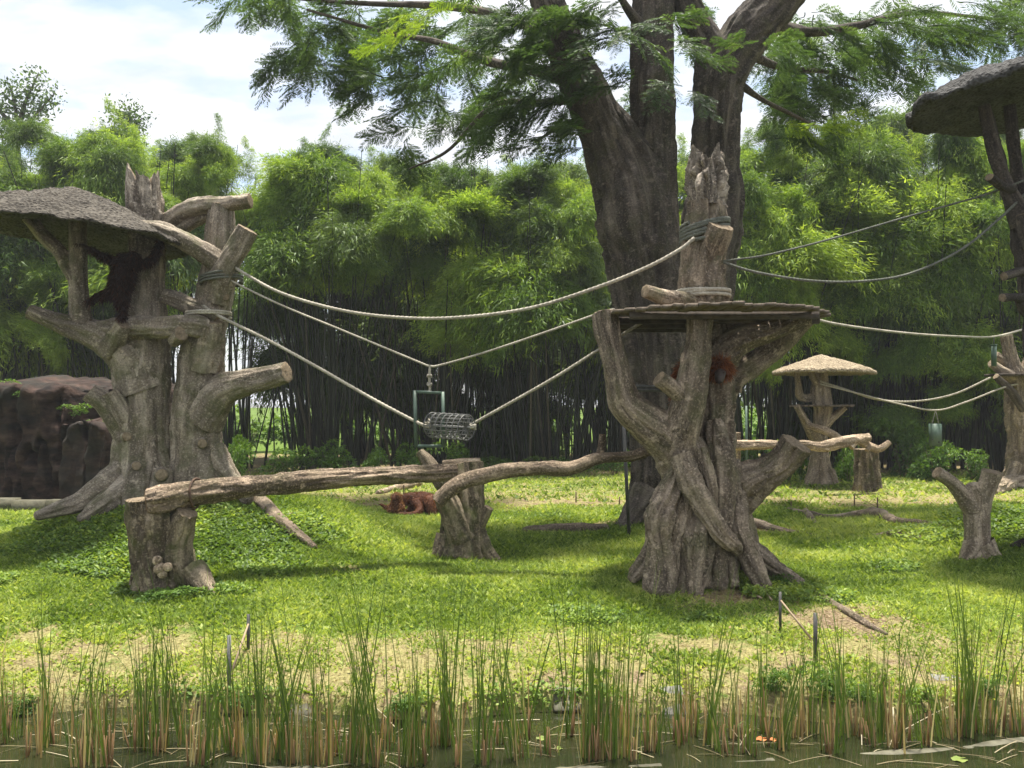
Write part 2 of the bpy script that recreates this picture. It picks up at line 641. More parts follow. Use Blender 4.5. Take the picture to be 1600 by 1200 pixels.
def mat_rock():
    s = NT('red_brown_rock')
    tc = s.n('TexCoord').outputs['Object']
    a = s.noise(s.mapped(tc, (1, 1, 2.6)), 1.6, 8, .62)
    b = s.noise(tc, .7, 4)
    c = s.noise(tc, 11, 5, .65)
    col = s.ramp(a, (.36, (.010, .008, .007)), (.50, (.038, .023, .018)), (.66, (.078, .050, .039)))
    col = s.mix(s.ramp(b, (.46, 0.0), (.62, .85)), col, (.028, .027, .022))
    h = s.mth('ADD', a, s.mth('MULTIPLY', c, .4))
    s.principled(col, .9, s.bump(h, .8, .08), spec=.2)
    return s.m


def mat_thatch(name, c1, c2, c3):
    s = NT(name)
    tc = s.n('TexCoord').outputs['Object']
    v = s.n('TexVoronoi', Scale=20.0)
    s.t.links.new(tc, v.inputs['Vector'])
    a = s.noise(tc, 11, 8, .7)
    b = s.noise(tc, 1.6, 4)
    f = s.mth('ADD', s.mth('MULTIPLY', v.outputs['Distance'], .7), s.mth('MULTIPLY', a, .7))
    col = s.ramp(f, (.30, c1), (.55, c2), (.85, c3))
    col = s.mix(s.ramp(b, (.42, 0.0), (.7, .5)), col, c1)
    s.principled(col, .95, s.bump(f, 1.0, .07), spec=.15)
    return s.m


def mat_ground():
    s = NT('lawn_and_soil')
    geo = s.n('NewGeometry').outputs['Position']
    dry = s.attr('dry', 'Fac')
    a = s.noise(geo, 3.5, 8, .65)
    b = s.noise(geo, 26, 6, .7)
    soil = s.ramp(b, (.36, (.055, .037, .024)), (.50, (.15, .108, .068)), (.66, (.29, .22, .14)))
    grs = s.ramp(b, (.30, (.030, .055, .012)), (.52, (.085, .135, .020)), (.74, (.17, .22, .04)))
    straw = s.ramp(b, (.30, (.12, .105, .045)), (.52, (.23, .205, .085)), (.74, (.34, .30, .14)))
    f = s.mth('ADD', dry, s.mth('MULTIPLY', s.mth('SUBTRACT', a, .5), 1.6))
    col = s.mix(s.ramp(f, (.30, 0.0), (.5, 1.0)), grs, straw)
    col = s.mix(s.ramp(f, (.62, 0.0), (.85, 1.0)), col, soil)
    h = s.mth('ADD', a, s.mth('MULTIPLY', b, .5))
    s.principled(col, .95, s.bump(h, .8, .05), spec=.1)
    return s.m


def mat_water():
    s = NT('pond_water')
    geo = s.n('NewGeometry').outputs['Position']
    w = s.noise(s.mapped(geo, (3.5, 6, 1)), 1, 3)
    c = s.ramp(s.noise(geo, .9, 4), (.35, (.010, .014, .006)), (.7, (.030, .032, .012)))
    p = s.principled(c, .04, s.bump(w, .12, .03), spec=.5)
    return s.m


M['rock'] = mat_rock()
M['thatch'] = mat_thatch('crusted_thatch', (.020, .017, .014), (.058, .050, .041), (.125, .112, .093))
M['thatch_pale'] = mat_thatch('pale_thatch', (.11, .085, .055), (.24, .19, .13), (.40, .33, .23))
M['thatch_dark'] = mat_thatch('dark_thatch', (.022, .021, .020), (.055, .053, .051), (.10, .098, .095))
M['ground'] = mat_ground()
M['water'] = mat_water()

# ------------------------------------------------------------------ setting: ground and water


def dryness(x, y):
    edge = 7.95 - 0.018 * x
    k = y - edge
    d = 0.60 * np.where(k < 1.1, 1.0, np.exp(-((k - 1.1) / 0.75) ** 2))
    d = np.maximum(d, 0.9 * np.exp(-(((x - 3.0) / 1.0) ** 2 + ((y - 10.75) / 0.5) ** 2)))
    d = np.maximum(d, 0.85 * np.exp(-((((x - 4.1) / 1.1) ** 2 + ((y - 9.75) / 0.75) ** 2) ** 1.5)))
    far = np.clip((y - 18.8) / 1.6, 0, 1)
    d = np.maximum(d, far * (0.40 + 0.28 * np.exp(-((y - 21.5) / 2.2) ** 2)))
    d = np.maximum(d, 0.8 * np.exp(-(((x - 0.9) / 1.3) ** 2 + ((y - 16.5) / 0.5) ** 2)))
    d = np.maximum(d, 0.75 * np.exp(-(((x - 5.2) / 1.5) ** 2 + ((y - 16.4) / 0.7) ** 2)))
    d = np.maximum(d, 0.6 * np.exp(-(((x + 2.6) / 0.5) ** 2 + ((y - 12.1) / 0.35) ** 2)))
    d = np.maximum(d, 0.7 * np.exp(-(((x - 3.0) / 2.6) ** 2 + ((y - 17.0) / 0.9) ** 2)))
    d = np.maximum(d, np.clip((y - 29) / 2, 0, 1) * .75)
    d = np.where(y > 44, .1, d)
    return d


def build_ground():
    def axis(lo, a, b, hi, fine, grow):
        c = list(np.arange(a, b, fine))
        s, v, left = fine, a, []
        while v > lo:
            s *= grow
            v -= s
            left.append(v)
        s, v, right = fine, b, []
        while v < hi:
            s *= grow
            v += s
            right.append(v)
        return np.array(left[::-1] + c + right)
    xs = axis(-900, -12, 12, 900, 0.11, 1.13)
    ys = axis(-60, 7.4, 20, 1500, 0.09, 1.10)
    X, Y = np.meshgrid(xs, ys)
    Z = terrain(X, Y)
    V = np.stack([X, Y, Z], -1).reshape(-1, 3)
    nx = len(xs)
    i, j = np.meshgrid(np.arange(len(ys) - 1), np.arange(nx - 1), indexing='ij')
    a = i * nx + j
    Q = np.stack([a, a + 1, a + nx + 1, a + nx], -1).reshape(-1, 4)
    o = MB().add(V, Q=Q, dry=dryness(V[:, 0], V[:, 1])).build('ground', M['ground'])
    o['kind'] = 'structure'
    w = MB().add([[-60, -30, WATER], [60, -30, WATER], [60, 9.5, WATER], [-60, 9.5, WATER]], Q=[[0, 1, 2, 3]])
    o = w.build('pond_water', M['water'])
    o['kind'] = 'structure'


build_ground()


# ------------------------------------------------------------------ leaves by the thousand
def unit(v):
    return v / (np.linalg.norm(v, axis=-1, keepdims=True) + 1e-9)


def blades(mb, B, D, L, W, rnd):
    n = len(B)
    D = unit(D)
    sd_ = unit(np.cross(D, rng.normal(size=(n, 3))))
    V = np.stack([B - sd_ * W[:, None] / 2, B + sd_ * W[:, None] / 2, B + D * L[:, None]], 1).reshape(-1, 3)
    mb.add(V, T=np.arange(3 * n).reshape(-1, 3), rnd=np.repeat(rnd, 3))


def diamonds(mb, B, D, L, W, rnd, up=None, at=.45):
    n = len(B)
    D = unit(D)
    ref = rng.normal(size=(n, 3)) if up is None else up
    sd_ = unit(np.cross(D, ref))
    nm = unit(np.cross(sd_, D))
    mid = B + D * (L * at)[:, None] + nm * (L * .08)[:, None]
    V = np.stack([B, mid - sd_ * W[:, None] / 2, B + D * L[:, None], mid + sd_ * W[:, None] / 2], 1).reshape(-1, 3)
    k = np.arange(n)[:, None] * 4
    T = np.concatenate([k + [0, 1, 2], k + [0, 2, 3]])
    mb.add(V, T=T, rnd=np.repeat(rnd, 4))


def visible_xy(n, y0, y1, margin=1.12):
    y = np.sqrt(rng.uniform(y0 * y0, y1 * y1, n))
    x = rng.uniform(-1, 1, n) * y * 800 / F * margin
    return x, y


def build_lawn():
    grass, cover, straw = MB(), MB(), MB()
    for y0, y1, n, sc in ((7.9, 10.5, 90000, .85), (10.5, 13, 110000, 1.0), (13, 16.5, 110000, 1.15), (16.5, 21, 90000, 1.35), (21, 33, 60000, 1.7)):
        x, y = visible_xy(n, y0, y1)
        dr = dryness(x, y) + (fbm(np.stack([x * 2.3, y * 3.1, x * 0], -1), 3, 12) - .5) * 1.5
        edge = 7.95 + 0.10 * np.sin(x * 1.3) + 0.06 * np.sin(x * 3.1 + 1) - 0.018 * x
        ok = y > edge + .05
        z = terrain(x, y)
        # leafy ground cover on the mounds and round the tower, fine grass elsewhere
        cv = 1.15 * np.exp(-(((x + 5.4) / 3.2) ** 2 + ((y - 12.6) / 1.7) ** 2)) + np.exp(-(((x - 10.0) / 2.5) ** 2 + ((y - 14) / 2.2) ** 2)) \
            + 1.2 * np.exp(-(((x - 3.9) / .75) ** 2 + ((y - 10.9) / .6) ** 2)) + np.exp(-(((x - 6.0) / .5) ** 2 + ((y - 12.6) / .4) ** 2)) \
            + .8 * np.exp(-(((x - 1.6) / 1.6) ** 2 + ((y - 10.0) / .5) ** 2)) + np.exp(-(((x + 4.6) / .8) ** 2 + ((y - 10.8) / .3) ** 2)) \
            + .75 * np.exp(-((y - edge - .12) / .12) ** 2) * (np.sin(x * 1.9 + 1.0) > .35)
        patch = fbm(np.stack([x * 1.1, y * 1.1, x * 0], -1), 3, 44)
        lush = fbm(np.stack([x * .8, y * 1.4, x * 0 + 9], -1), 2, 77)
        iscov = ok & ((cv + (patch - .5) * 1.3) > .52) & (rng.random(n) < .85)
        isdry = ok & ~iscov & (dr > .30 + rng.random(n) * .55)
        isgr = ok & ~iscov & ~isdry
        for sel, mb, kind in ((isgr, grass, 0), (iscov, cover, 1), (isdry, straw, 2)):
            if kind == 2:
                sel = sel & (rng.random(n) < .55)
            m = int(sel.sum())
            if not m:
                continue
            B = np.stack([x[sel], y[sel], z[sel] - .005], -1)
            rnd = np.clip(rng.normal(.52, .26, m) + (patch[sel] - .5) * 1.3, 0, 1)
            az = rng.uniform(0, 2 * math.pi, m)
            if kind == 0:
                D = np.stack([np.cos(az), np.sin(az), rng.uniform(.35, 1.6, m)], -1)
                L = rng.uniform(.045, .125, m) * sc * (.6 + lush[sel] * .9)
                half = rng.random(m) < .5
                blades(mb, B[half], D[half], L[half] * 1.15, rng.uniform(.010, .022, half.sum()) * sc, rnd[half])
                o = ~half
                D[o, 2] *= .7
                diamonds(mb, B[o], D[o], L[o] * .8, L[o] * .36, rnd[o])
            elif kind == 1:
                B[:, 2] += rng.uniform(0, .12, m) * sc * patch[sel] * 1.6
                D = np.stack([np.cos(az), np.sin(az), rng.uniform(-.2, .9, m)], -1)
                L = rng.uniform(.045, .085, m) * sc
                diamonds(mb, B, D, L, L * .55, rnd, up=np.tile([0, 0, 1.0], (m, 1)) + rng.normal(0, .35, (m, 3)))
            else:
                D = np.stack([np.cos(az), np.sin(az), rng.uniform(.0, .55, m)], -1)
                L = rng.uniform(.03, .075, m) * sc
                rnd = np.clip(rng.normal(.45, .28, m), 0, 1)
                blades(mb, B, D, L, np.full(m, .012) * sc, rnd)
    for mb, nm, mt, lb, ct in ((grass, 'lawn_grass', 'lawn_leaf', 'bright sunlit grass covering the enclosure lawn', 'grass'),
                               (cover, 'ground_cover', 'cover_leaf', 'leafy dark green creeping plants on the mounds and bank', 'ground cover'),
                               (straw, 'dry_grass', 'dry_grass', 'short dry straw coloured grass on bare soil', 'grass')):
        o = mb.build(nm, M[mt], smooth=False, kind='stuff')
        tag(o, lb, ct)


build_lawn()


# ------------------------------------------------------------------ bamboo
def plume_mesh(name, mat, kind, seed):
    """a feathery hanging head of bamboo leaves about 1.2 m in radius"""
    r = np.random.default_rng(seed)
    mb = MB()
    nt = 330 if kind == 'cushion' else 70
    hue0 = (-.22, .05, .25, -.05, .14)[seed % 5]
    for k in range(nt):
        if kind == 'cushion':
            az = r.uniform(0, 2 * math.pi)
            el = r.uniform(-.35, 1.35)
            lobe = .5 + .5 * math.sin(az * 3 + seed) * math.cos(el * 3 + seed * 2)
            L = r.uniform(.5, 1.0) * (.65 + .6 * lobe) + (.35 if r.random() < .12 else 0)
            d0 = np.array([math.cos(az) * math.cos(el), math.sin(az) * math.cos(el), math.sin(el)])
            t = np.linspace(.30, 1, 46)[:, None] ** .7
            drop = r.uniform(.25, .7)
            C = d0 * t * L + np.array([0, 0, -1.0]) * drop * t ** 2.2 * L
            C[:, 2] *= .92
        else:
            zz = (k + r.random()) / nt
            az = r.uniform(0, 2 * math.pi)
            L = .62 * (1.02 - zz) + .08
            t = np.linspace(.1, 1, 26)[:, None]
            C = np.array([math.cos(az), math.sin(az), .35]) * t * L + np.array([0, 0, -.45]) * t ** 2 * L + [0, 0, zz * 2.6 - .6]
        m = len(C)
        B = C + r.normal(0, .07, (m, 3))
        tang = np.gradient(C, axis=0)
        tang /= np.linalg.norm(tang, axis=1)[:, None]
        D = tang * .9 + r.normal(0, .48, (m, 3)) + np.array([0, 0, -.45])
        D = unit(D)
        LL = r.uniform(.075, .165, m)
        sdv = unit(np.cross(D, r.normal(size=(m, 3))))
        W = LL * .085
        V = np.stack([B - sdv * W[:, None], B + sdv * W[:, None], B + D * LL[:, None]], 1).reshape(-1, 3)
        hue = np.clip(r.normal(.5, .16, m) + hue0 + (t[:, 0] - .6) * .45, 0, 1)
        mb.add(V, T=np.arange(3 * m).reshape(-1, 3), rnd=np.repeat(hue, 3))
    return mb.mesh(name, mat, smooth=False)


PLUME = [plume_mesh('bamboo_plume', M['bamboo_leaf'], 'cushion', 100 + i) for i in range(5)]
PLUME_SHADE = [plume_mesh('bamboo_plume_shade', M['bamboo_leaf_shade'], 'cushion', 200 + i) for i in range(4)]
TIP = [plume_mesh('bamboo_tip', M['bamboo_leaf'], 'tip', 300 + i) for i in range(3)]
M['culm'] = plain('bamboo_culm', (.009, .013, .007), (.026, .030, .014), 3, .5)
M['culm_dry'] = plain('dry_bamboo_culm', (.05, .042, .026), (.11, .095, .06), 3, .6)


def culm(mb, base, top, bend, r0, nseg=9):
    t = np.linspace(0, 1, nseg)[:, None]
    C = base * (1 - t) + top * t + bend * (t ** 2.2)
    th = np.linspace(0, 2 * math.pi, 5, endpoint=False)
    rr = r0 * (1 - .75 * t[:, 0])
    V = C[:, None] + rr[:, None, None] * np.stack([np.cos(th), np.sin(th), th * 0], -1)[None]
    i = np.arange(nseg - 1)[:, None] * 5
    j = np.arange(5)[None]
    k = (j + 1) % 5
    mb.add(V.reshape(-1, 3), Q=np.stack([i + j, i + k, i + 5 + k, i + 5 + j], -1).reshape(-1, 4))


def bamboo(px, d, top_py, label, low=.34, n_plumes=24, n_culms=60, dark=False, spread=2.3, seed=0, tips=3, low_r=1.0, picks=()):
    r = np.random.default_rng(1000 + seed)
    x = (px - 800) / F * d
    z0 = gz(x, d)
    H = P(px, top_py, d)[2] - z0
    t = thing('bamboo_clump', label, 'bamboo', (x, d, z0 - .05), 'bamboo clumps behind the lawn')
    cm, cd = MB(), MB()
    for k in range(n_culms):
        a, q = r.uniform(0, 2 * math.pi), r.uniform(0, 1) ** .6
        b = np.array([x + math.cos(a) * q * 1.9, d + math.sin(a) * q * 1.2, z0 - .1])
        h = H * r.uniform(.55, .95)
        lean = r.normal(0, .95, 2)
        tp = b + [lean[0] + math.cos(a) * q * 1.0, lean[1] + math.sin(a) * q * .8, h]
        bd = np.array([math.cos(a), math.sin(a), -.5]) * r.uniform(.1, 1.2)
        culm(cd if k < 2 or r.random() < .07 else cm, b, tp, bd, r.uniform(.025, .075))
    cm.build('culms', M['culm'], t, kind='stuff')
    cd.build('dry_culms', M['culm_dry'], t, kind='stuff')
    meshes = PLUME_SHADE if dark else PLUME

    def put(me, lx, ly, lz, s, rot, nm='plume'):
        o = bpy.data.objects.new(nm, me)
        COL.objects.link(o)
        o.parent = t
        o.location = (lx, ly, lz)
        o.scale = (s * r.uniform(.8, 1.35), s * r.uniform(.8, 1.35), s * r.uniform(.75, 1.3))
        o.rotation_euler = (r.normal(0, .3), r.normal(0, .3), rot)
    for k in range(n_plumes):
        f = (k + r.random()) / n_plumes
        f = low + (1 - low) * f ** .85
        a = r.uniform(0, 2 * math.pi)
        if r.random() < .55:
            a = -math.pi / 2 + r.normal(0, .8)
        rad = spread * (.55 + .6 * math.sin(math.pi * min(1, (f - low) / (1 - low + 1e-6) * .8 + .15))) * r.uniform(.4, 1)
        s = r.uniform(1.0, 2.2) * (1 if f < .85 else .75)
        mm = PLUME_SHADE if r.random() < .3 else meshes  # shade-darkened plumes mixed at random among the bright ones
        put(mm[int(r.integers(len(mm)))], math.cos(a) * rad, math.sin(a) * rad * .8, H * f - .9 * s, s, r.uniform(0, 6.28))
    for (ppx, ppy, s) in picks:
        w = P(ppx, ppy, d - 1.9)
        put(PLUME[int(r.integers(len(PLUME)))], w[0] - x, w[1] - d, w[2] - z0 - .2 * s, s, r.uniform(0, 6.28))
    for k in range(tips):
        a = r.uniform(0, 2 * math.pi)
        rad = spread * r.uniform(.1, .8)
        put(TIP[int(r.integers(len(TIP)))], math.cos(a) * rad, math.sin(a) * rad * .6, H * r.uniform(.84, .93), r.uniform(.6, .95), r.uniform(0, 6.28), 'leafy_tip')
    return t


front = [
    (-70, 31.5, 240, 'tall bamboo clump above the dark end of the rock wall', .22, 20, ()),
    (70, 33, 205, 'bamboo clump rising over the red brown rock wall', .24, 24, ((90, 420, 1.2), (70, 520, 1.1))),
    (215, 33, 200, 'bamboo clump standing straight behind the thatched twin-trunk climbing tree', .36, 24, ((255, 310, .9),)),
    (370, 33.5, 235, 'bamboo clump with sky gaps between culms above the leafy corner shrub', .52, 20, ((465, 390, 1.3), (440, 310, 1.1), (530, 350, .8))),
    (520, 32.5, 235, 'bamboo clump with a fan of pale leaning culms and a round hanging plume', .46, 22, ((572, 398, 1.0), (640, 330, 1.2))),
    (680, 33.5, 250, 'bamboo clump with a long bright plume hanging over the green swing frame', .40, 20, ((710, 470, 1.3), (712, 520, 1.2), (690, 340, 1.3), (740, 420, 1.3))),
    (835, 33, 260, 'bamboo clump with airy foliage between the barrel cage and the big tree', .36, 24, ((880, 390, 1.2), (910, 330, 1.2), (900, 470, 1.0))),
    (975, 35, 250, 'bamboo clump largely hidden behind the big forked tree', .30, 20, ()),
    (1190, 32.5, 205, 'bright bamboo clump billowing just beside the broken tower post', .36, 24, ((1190, 560, .9), (1250, 500, 1.0), (1180, 420, 1.4), (1215, 350, 1.4), (1165, 290, 1.2), (1240, 430, 1.2))),
    (1330, 33, 205, 'bamboo clump billowing above the small thatched hut tower', .42, 22, ((1380, 560, .9), (1320, 530, .9), (1400, 650, 1.0), (1400, 420, 1.5), (1350, 440, 1.3), (1440, 400, 1.3), (1310, 290, 1.3))),
    (1455, 32.5, 200, 'bamboo clump hanging low over the green box feeder', .28, 26, ((1500, 410, 1.4), (1465, 310, 1.3), (1430, 540, 1.1), (1480, 620, 1.0))),
    (1590, 32, 205, 'bamboo clump beyond the narrow dark roofed tower', .24, 24, ((1540, 330, 1.3), (1530, 570, 1.2))),
]
for i, (px, d, tp, lb, lo, npl, pk) in enumerate(front):
    bamboo(px, d, tp - 14, lb, lo + (.22 if 3 <= i <= 7 else .12), int(npl * (.64 if 3 <= i <= 7 else .75)), 26 if i == 3 else 58, False, 2.5, i, 2, picks=pk)
back = [
    (-20, 39, 205, 'shaded rear bamboo clump over the rock wall'),
    (150, 39.5, 190, 'shaded rear bamboo clump beyond the thatched climbing tree'),
    (285, 40, 205, 'shaded rear bamboo clump with wispy tips against open sky'),
    (525, 39, 225, 'shaded rear bamboo clump beyond the fan of leaning culms'),
    (620, 40, 240, 'shaded rear bamboo clump beyond the empty swing frame'),
    (770, 39, 250, 'shaded rear bamboo clump beyond the barrel cage'),
    (920, 40, 255, 'shaded rear bamboo clump on the open side of the forked tree'),
    (1090, 39, 225, 'shaded rear bamboo clump between the forked tree and the broken post'),
    (1260, 39, 190, 'shaded rear bamboo clump just beyond the hut tower'),
    (1400, 40, 178, 'shaded rear bamboo clump beyond the box feeder, its spire against the sky'),
    (1530, 39, 190, 'shaded rear bamboo clump beyond the dark roofed tower'),
    (1680, 39, 190, 'shaded rear bamboo clump past the dark roofed tower'),
]
for i, (px, d, tp, lb) in enumerate(back):
    gap = i == 2
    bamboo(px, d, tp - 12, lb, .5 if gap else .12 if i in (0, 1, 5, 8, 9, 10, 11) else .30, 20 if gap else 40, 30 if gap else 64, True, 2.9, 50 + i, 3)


# ------------------------------------------------------------------ roofs and decks
def roof_mesh(mb, ctr, Rx, Ry, h, thick, tilt=(0, 0), seed=1, rough=.05, droop=.12, conical=False, nu=150, nr=34, power=1.7):
    """a rough mushroom roof: crusted top and a hollow underside"""
    th = np.linspace(0, 2 * math.pi, nu, endpoint=False)
    prof = []
    for k in range(nr):
        f = k / (nr - 1)
        zz = h * (1 - f) if conical else h * (1 - f ** power)
        prof.append((max(f, .001), zz - droop * f ** 4))
    for f in (1.012, 1.015, 1.0):
        prof.append((f, -droop - thick * (.35 if f == 1.012 else .7 if f == 1.015 else 1)))
    for k in range(1, 14):
        f = 1 - k / 13.5
        prof.append((f, -droop - thick + (h * .45 * (1 - f ** 1.5))))
    prof = np.array(prof)
    TH, K = np.meshgrid(th, np.arange(len(prof)))
    rr, zz = prof[K.astype(int), 0], prof[K.astype(int), 1]
    wob = 1 + .05 * np.sin(3 * TH + seed) + .03 * np.sin(7 * TH + seed * 2)
    X = np.stack([np.cos(TH) * rr * Rx * wob, np.sin(TH) * rr * Ry * wob, zz], -1)
    nz = fbm(X * 3.0 + seed, 3, seed) - .5
    nz2 = fbm(X * 13 + seed, 3, seed + 3) - .5
    X[..., 2] += nz * rough * 2.2 + nz2 * rough * 1.3
    X[..., :2] *= (1 + (nz * rough * 1.0)[..., None])
    X[..., 2] += X[..., 0] * tilt[0] + X[..., 1] * tilt[1]
    V = X.reshape(-1, 3) + np.asarray(ctr)
    m = len(prof)
    i = np.arange(m - 1)[:, None] * nu
    j = np.arange(nu)[None]
    k = (j + 1) % nu
    Q = np.stack([i + j, i + nu + j, i + nu + k, i + k], -1).reshape(-1, 4)
    mb.add(V, Q=Q)
    return mb


def deck(parent, ctr, Rx, Ry, w, thick, mat, seed, ang=0.0, gap=.012):
    """boards laid side by side, each a part of its own"""
    r = np.random.default_rng(seed)
    n = int(2 * Rx / w)
    ca, sa = math.cos(ang), math.sin(ang)
    for k in range(n):
        x = -Rx + (k + .5) * 2 * Rx / n
        half = Ry * math.sqrt(max(.05, 1 - (x / Rx) ** 2))
        y0, y1 = -half + r.normal(0, .04), half + r.normal(0, .04)
        ww = 2 * Rx / n - gap
        zt = r.normal(0, .006)
        rot = np.array([[ca, -sa, 0], [sa, ca, 0], [0, 0, 1]]) @ np.array([[1, 0, r.normal(0, .02)], [0, 1, 0], [0, 0, 1]])
        nseg = 5
        V, Q = [], []
        for a in range(nseg):
            yy = y0 + (y1 - y0) * a / (nseg - 1)
            e = r.normal(0, .004)
            for (sx, sz) in ((-.5, -.5), (.5, -.5), (.5, .5), (-.5, .5)):
                V.append(np.array([x + sx * ww + e, yy, sz * thick + zt + r.normal(0, .003)]))
        V = np.array(V) @ rot.T + ctr
        for a in range(nseg - 1):
            for b in range(4):
                Q.append([a * 4 + b, a * 4 + (b + 1) % 4, a * 4 + 4 + (b + 1) % 4, a * 4 + 4 + b])
        Q += [[3, 2, 1, 0], [nseg * 4 - 4, nseg * 4 - 3, nseg * 4 - 2, nseg * 4 - 1]]
        MB().add(V, Q=Q).build('plank', mat, parent, smooth=False)


# ------------------------------------------------------------------ ropes
def rope_geo(mb, pts, r, pitch=None):
    pts = np.asarray(pts, float)
    pts = np.c_[pts, np.full(len(pts), r)]
    pitch = pitch or r * 8.5
    c, s = spline(pts, r * .75)
    t, n, b = frames(c[:, :3])
    nu = 15
    th = np.linspace(0, 2 * math.pi, nu, endpoint=False)
    TH, SS = np.meshgrid(th, s)
    ph = TH - SS / pitch * 2 * math.pi
    rr = r * (.72 + .36 * np.abs(np.cos(1.5 * ph)))
    X = c[:, None, :3] + rr[..., None] * (np.cos(TH)[..., None] * n[:, None] + np.sin(TH)[..., None] * b[:, None])
    i = np.arange(len(c) - 1)[:, None] * nu
    j = np.arange(nu)[None]
    k = (j + 1) % nu
    mb.add(X.reshape(-1, 3), Q=np.stack([i + j, i + k, i + nu + k, i + nu + j], -1).reshape(-1, 4))
    for e, sg in ((0, 1), (-1, -1)):
        V = np.vstack([X[e], c[e, :3][None]])
        T = np.stack([j[0], k[0], np.full(nu, nu)], -1)
        mb.add(V, T=T[:, ::-1] if sg > 0 else T)
    return mb


def coil_pts(ctr, rx, ry, turns, dz, tilt=(0, 0), a0=0.0):
    a = np.linspace(a0, a0 + turns * 2 * math.pi, int(turns * 20) + 1)
    x, y = np.cos(a) * rx, np.sin(a) * ry
    jit = np.interp(a, np.arange(a[0], a[-1] + 1.5, 1.5), rng.normal(0, .012, len(np.arange(a[0], a[-1] + 1.5, 1.5))))
    z = np.linspace(0, dz, len(a)) + x * tilt[0] + y * tilt[1] + jit
    return np.stack([x, y, z], -1) + np.asarray(ctr)


def rope(label, pix, rpx, mat='rope', group='ropes strung between the climbing trees'):
    pts = [P(px, py, d) for px, py, d in pix]
    r = rpx * np.mean([p[2] for p in pix]) / F
    o = rope_geo(MB(), pts, r).build('rope', M[mat], loc=pts[0])
    return tag(o, label, 'rope', group)


# ------------------------------------------------------------------ the thatched twin-trunk climbing tree (left)
LT = thing('climbing_tree', 'twin-trunk grey climbing tree carrying a crusted mushroom roof on the grassy mound', 'climbing tree', (*P(265, 790, 14.6)[:2], gz(*P(265, 790, 14.6)[:2]) - .1))
CW = M['concrete_wood']
limb('trunk', [(232, 850, 14.5, 84), (231, 790, 14.5, 66), (228, 745, 14.5, 52), (225, 700, 14.5, 43), (223, 650, 14.5, 40), (222, 600, 14.5, 40), (223, 550, 14.55, 40), (226, 510, 14.6, 35), (229, 460, 14.7, 27), (230, 400, 14.7, 25)], CW, LT, ridge=.07, lump=.10, fscale=5, stretch=.22, cap1='open')
limb('trunk_top', [(230, 420, 14.7, 25), (230, 360, 14.7, 25), (228, 320, 14.7, 25), (226, 285, 14.7, 24)], M['broken_wood'], LT, ridge=.16, lump=.12, cap1='broken')
limb('trunk', [(318, 850, 14.6, 72), (316, 790, 14.6, 56), (311, 740, 14.6, 43), (307, 690, 14.6, 37), (308, 630, 14.6, 35), (315, 570, 14.6, 33), (322, 520, 14.6, 29), (332, 480, 14.62, 27), (339, 440, 14.65, 26), (342, 395, 14.68, 24), (344, 355, 14.7, 22), (346, 322, 14.7, 19)], CW, LT, ridge=.07, lump=.10, fscale=5, stretch=.22)
limb('branch', [(338, 470, 14.45, 19), (350, 428, 14.3, 21), (368, 392, 14.25, 17), (386, 358, 14.2, 15)], CW, LT)
limb('branch', [(352, 418, 14.35, 17), (318, 393, 14.15, 15), (282, 374, 14.0, 14), (252, 360, 13.85, 13), (222, 352, 13.7, 9)], CW, LT, cap1='dome')
limb('cross_log', [(250, 352, 14.85, 12), (285, 331, 14.8, 14), (318, 320, 14.7, 13), (355, 318, 14.6, 11), (391, 313, 14.55, 11)], M['concrete_wood'], LT, cap0='cut')
limb('cross_log', [(262, 368, 15.0, 11), (325, 333, 14.85, 11)], CW, LT, cap0='cut')
limb('cross_log', [(258, 462, 14.45, 12), (298, 478, 14.35, 14), (340, 500, 14.4, 15)], CW, LT, cap0='cut')
limb('branch', [(315, 655, 14.5, 34), (345, 613, 14.4, 26), (380, 599, 14.3, 20), (415, 591, 14.2, 17), (448, 582, 14.1, 16)], CW, LT, ridge=.06)
limb('branch', [(215, 700, 14.4, 24), (186, 658, 14.25, 21), (163, 630, 14.1, 17), (140, 613, 14.0, 15)], CW, LT, ridge=.06)
limb('branch', [(212, 680, 14.35, 20), (192, 645, 14.1, 15), (172, 613, 14.0, 13)], CW, LT)
limb('branch', [(224, 610, 14.5, 39), (204, 562, 14.4, 33), (170, 534, 14.3, 26), (130, 517, 14.2, 20), (88, 503, 14.1, 15), (46, 487, 14.0, 12)], CW, LT, ridge=.07)
limb('roof_post', [(130, 525, 14.2, 19), (126, 480, 14.2, 15), (123, 430, 14.2, 14), (122, 385, 14.2, 13), (121, 338, 14.2, 12)], CW, LT, ridge=.07, cap1='open')
limb('roof_strut', [(124, 445, 14.2, 12), (98, 398, 14.2, 12), (70, 370, 14.2, 11), (40, 335, 14.2, 10)], CW, LT, cap1='open')
limb('cross_log', [(140, 516, 14.25, 12), (195, 512, 14.1, 17), (250, 512, 14.05, 18), (295, 509, 14.05, 17), (322, 514, 14.2, 17)], CW, LT)
limb('branch', [(172, 548, 14.2, 18), (185, 522, 13.95, 14), (193, 505, 13.85, 12)], CW, LT)
limb('branch', [(318, 575, 14.45, 28), (324, 530, 14.3, 23), (326, 502, 14.22, 20)], CW, LT)
limb('branch', [(272, 530, 14.1, 12), (283, 520, 13.85, 12)], CW, LT)


def groot(parent, rows, mat, name='root', lift=.25, **kw):
    """a root that follows the ground: rows of (px, py, radius in pixels)"""
    pts = []
    for px, py, r in rows:
        w = G(px, py)
        rr = r * w[1] / F
        pts.append([w[0], w[1], w[2] + rr * lift, rr])
    kw.setdefault('cap1', 'dome')
    kw.setdefault('cap0', 'dome')
    return tube(MB(), pts, **kw).build(name, mat, parent)


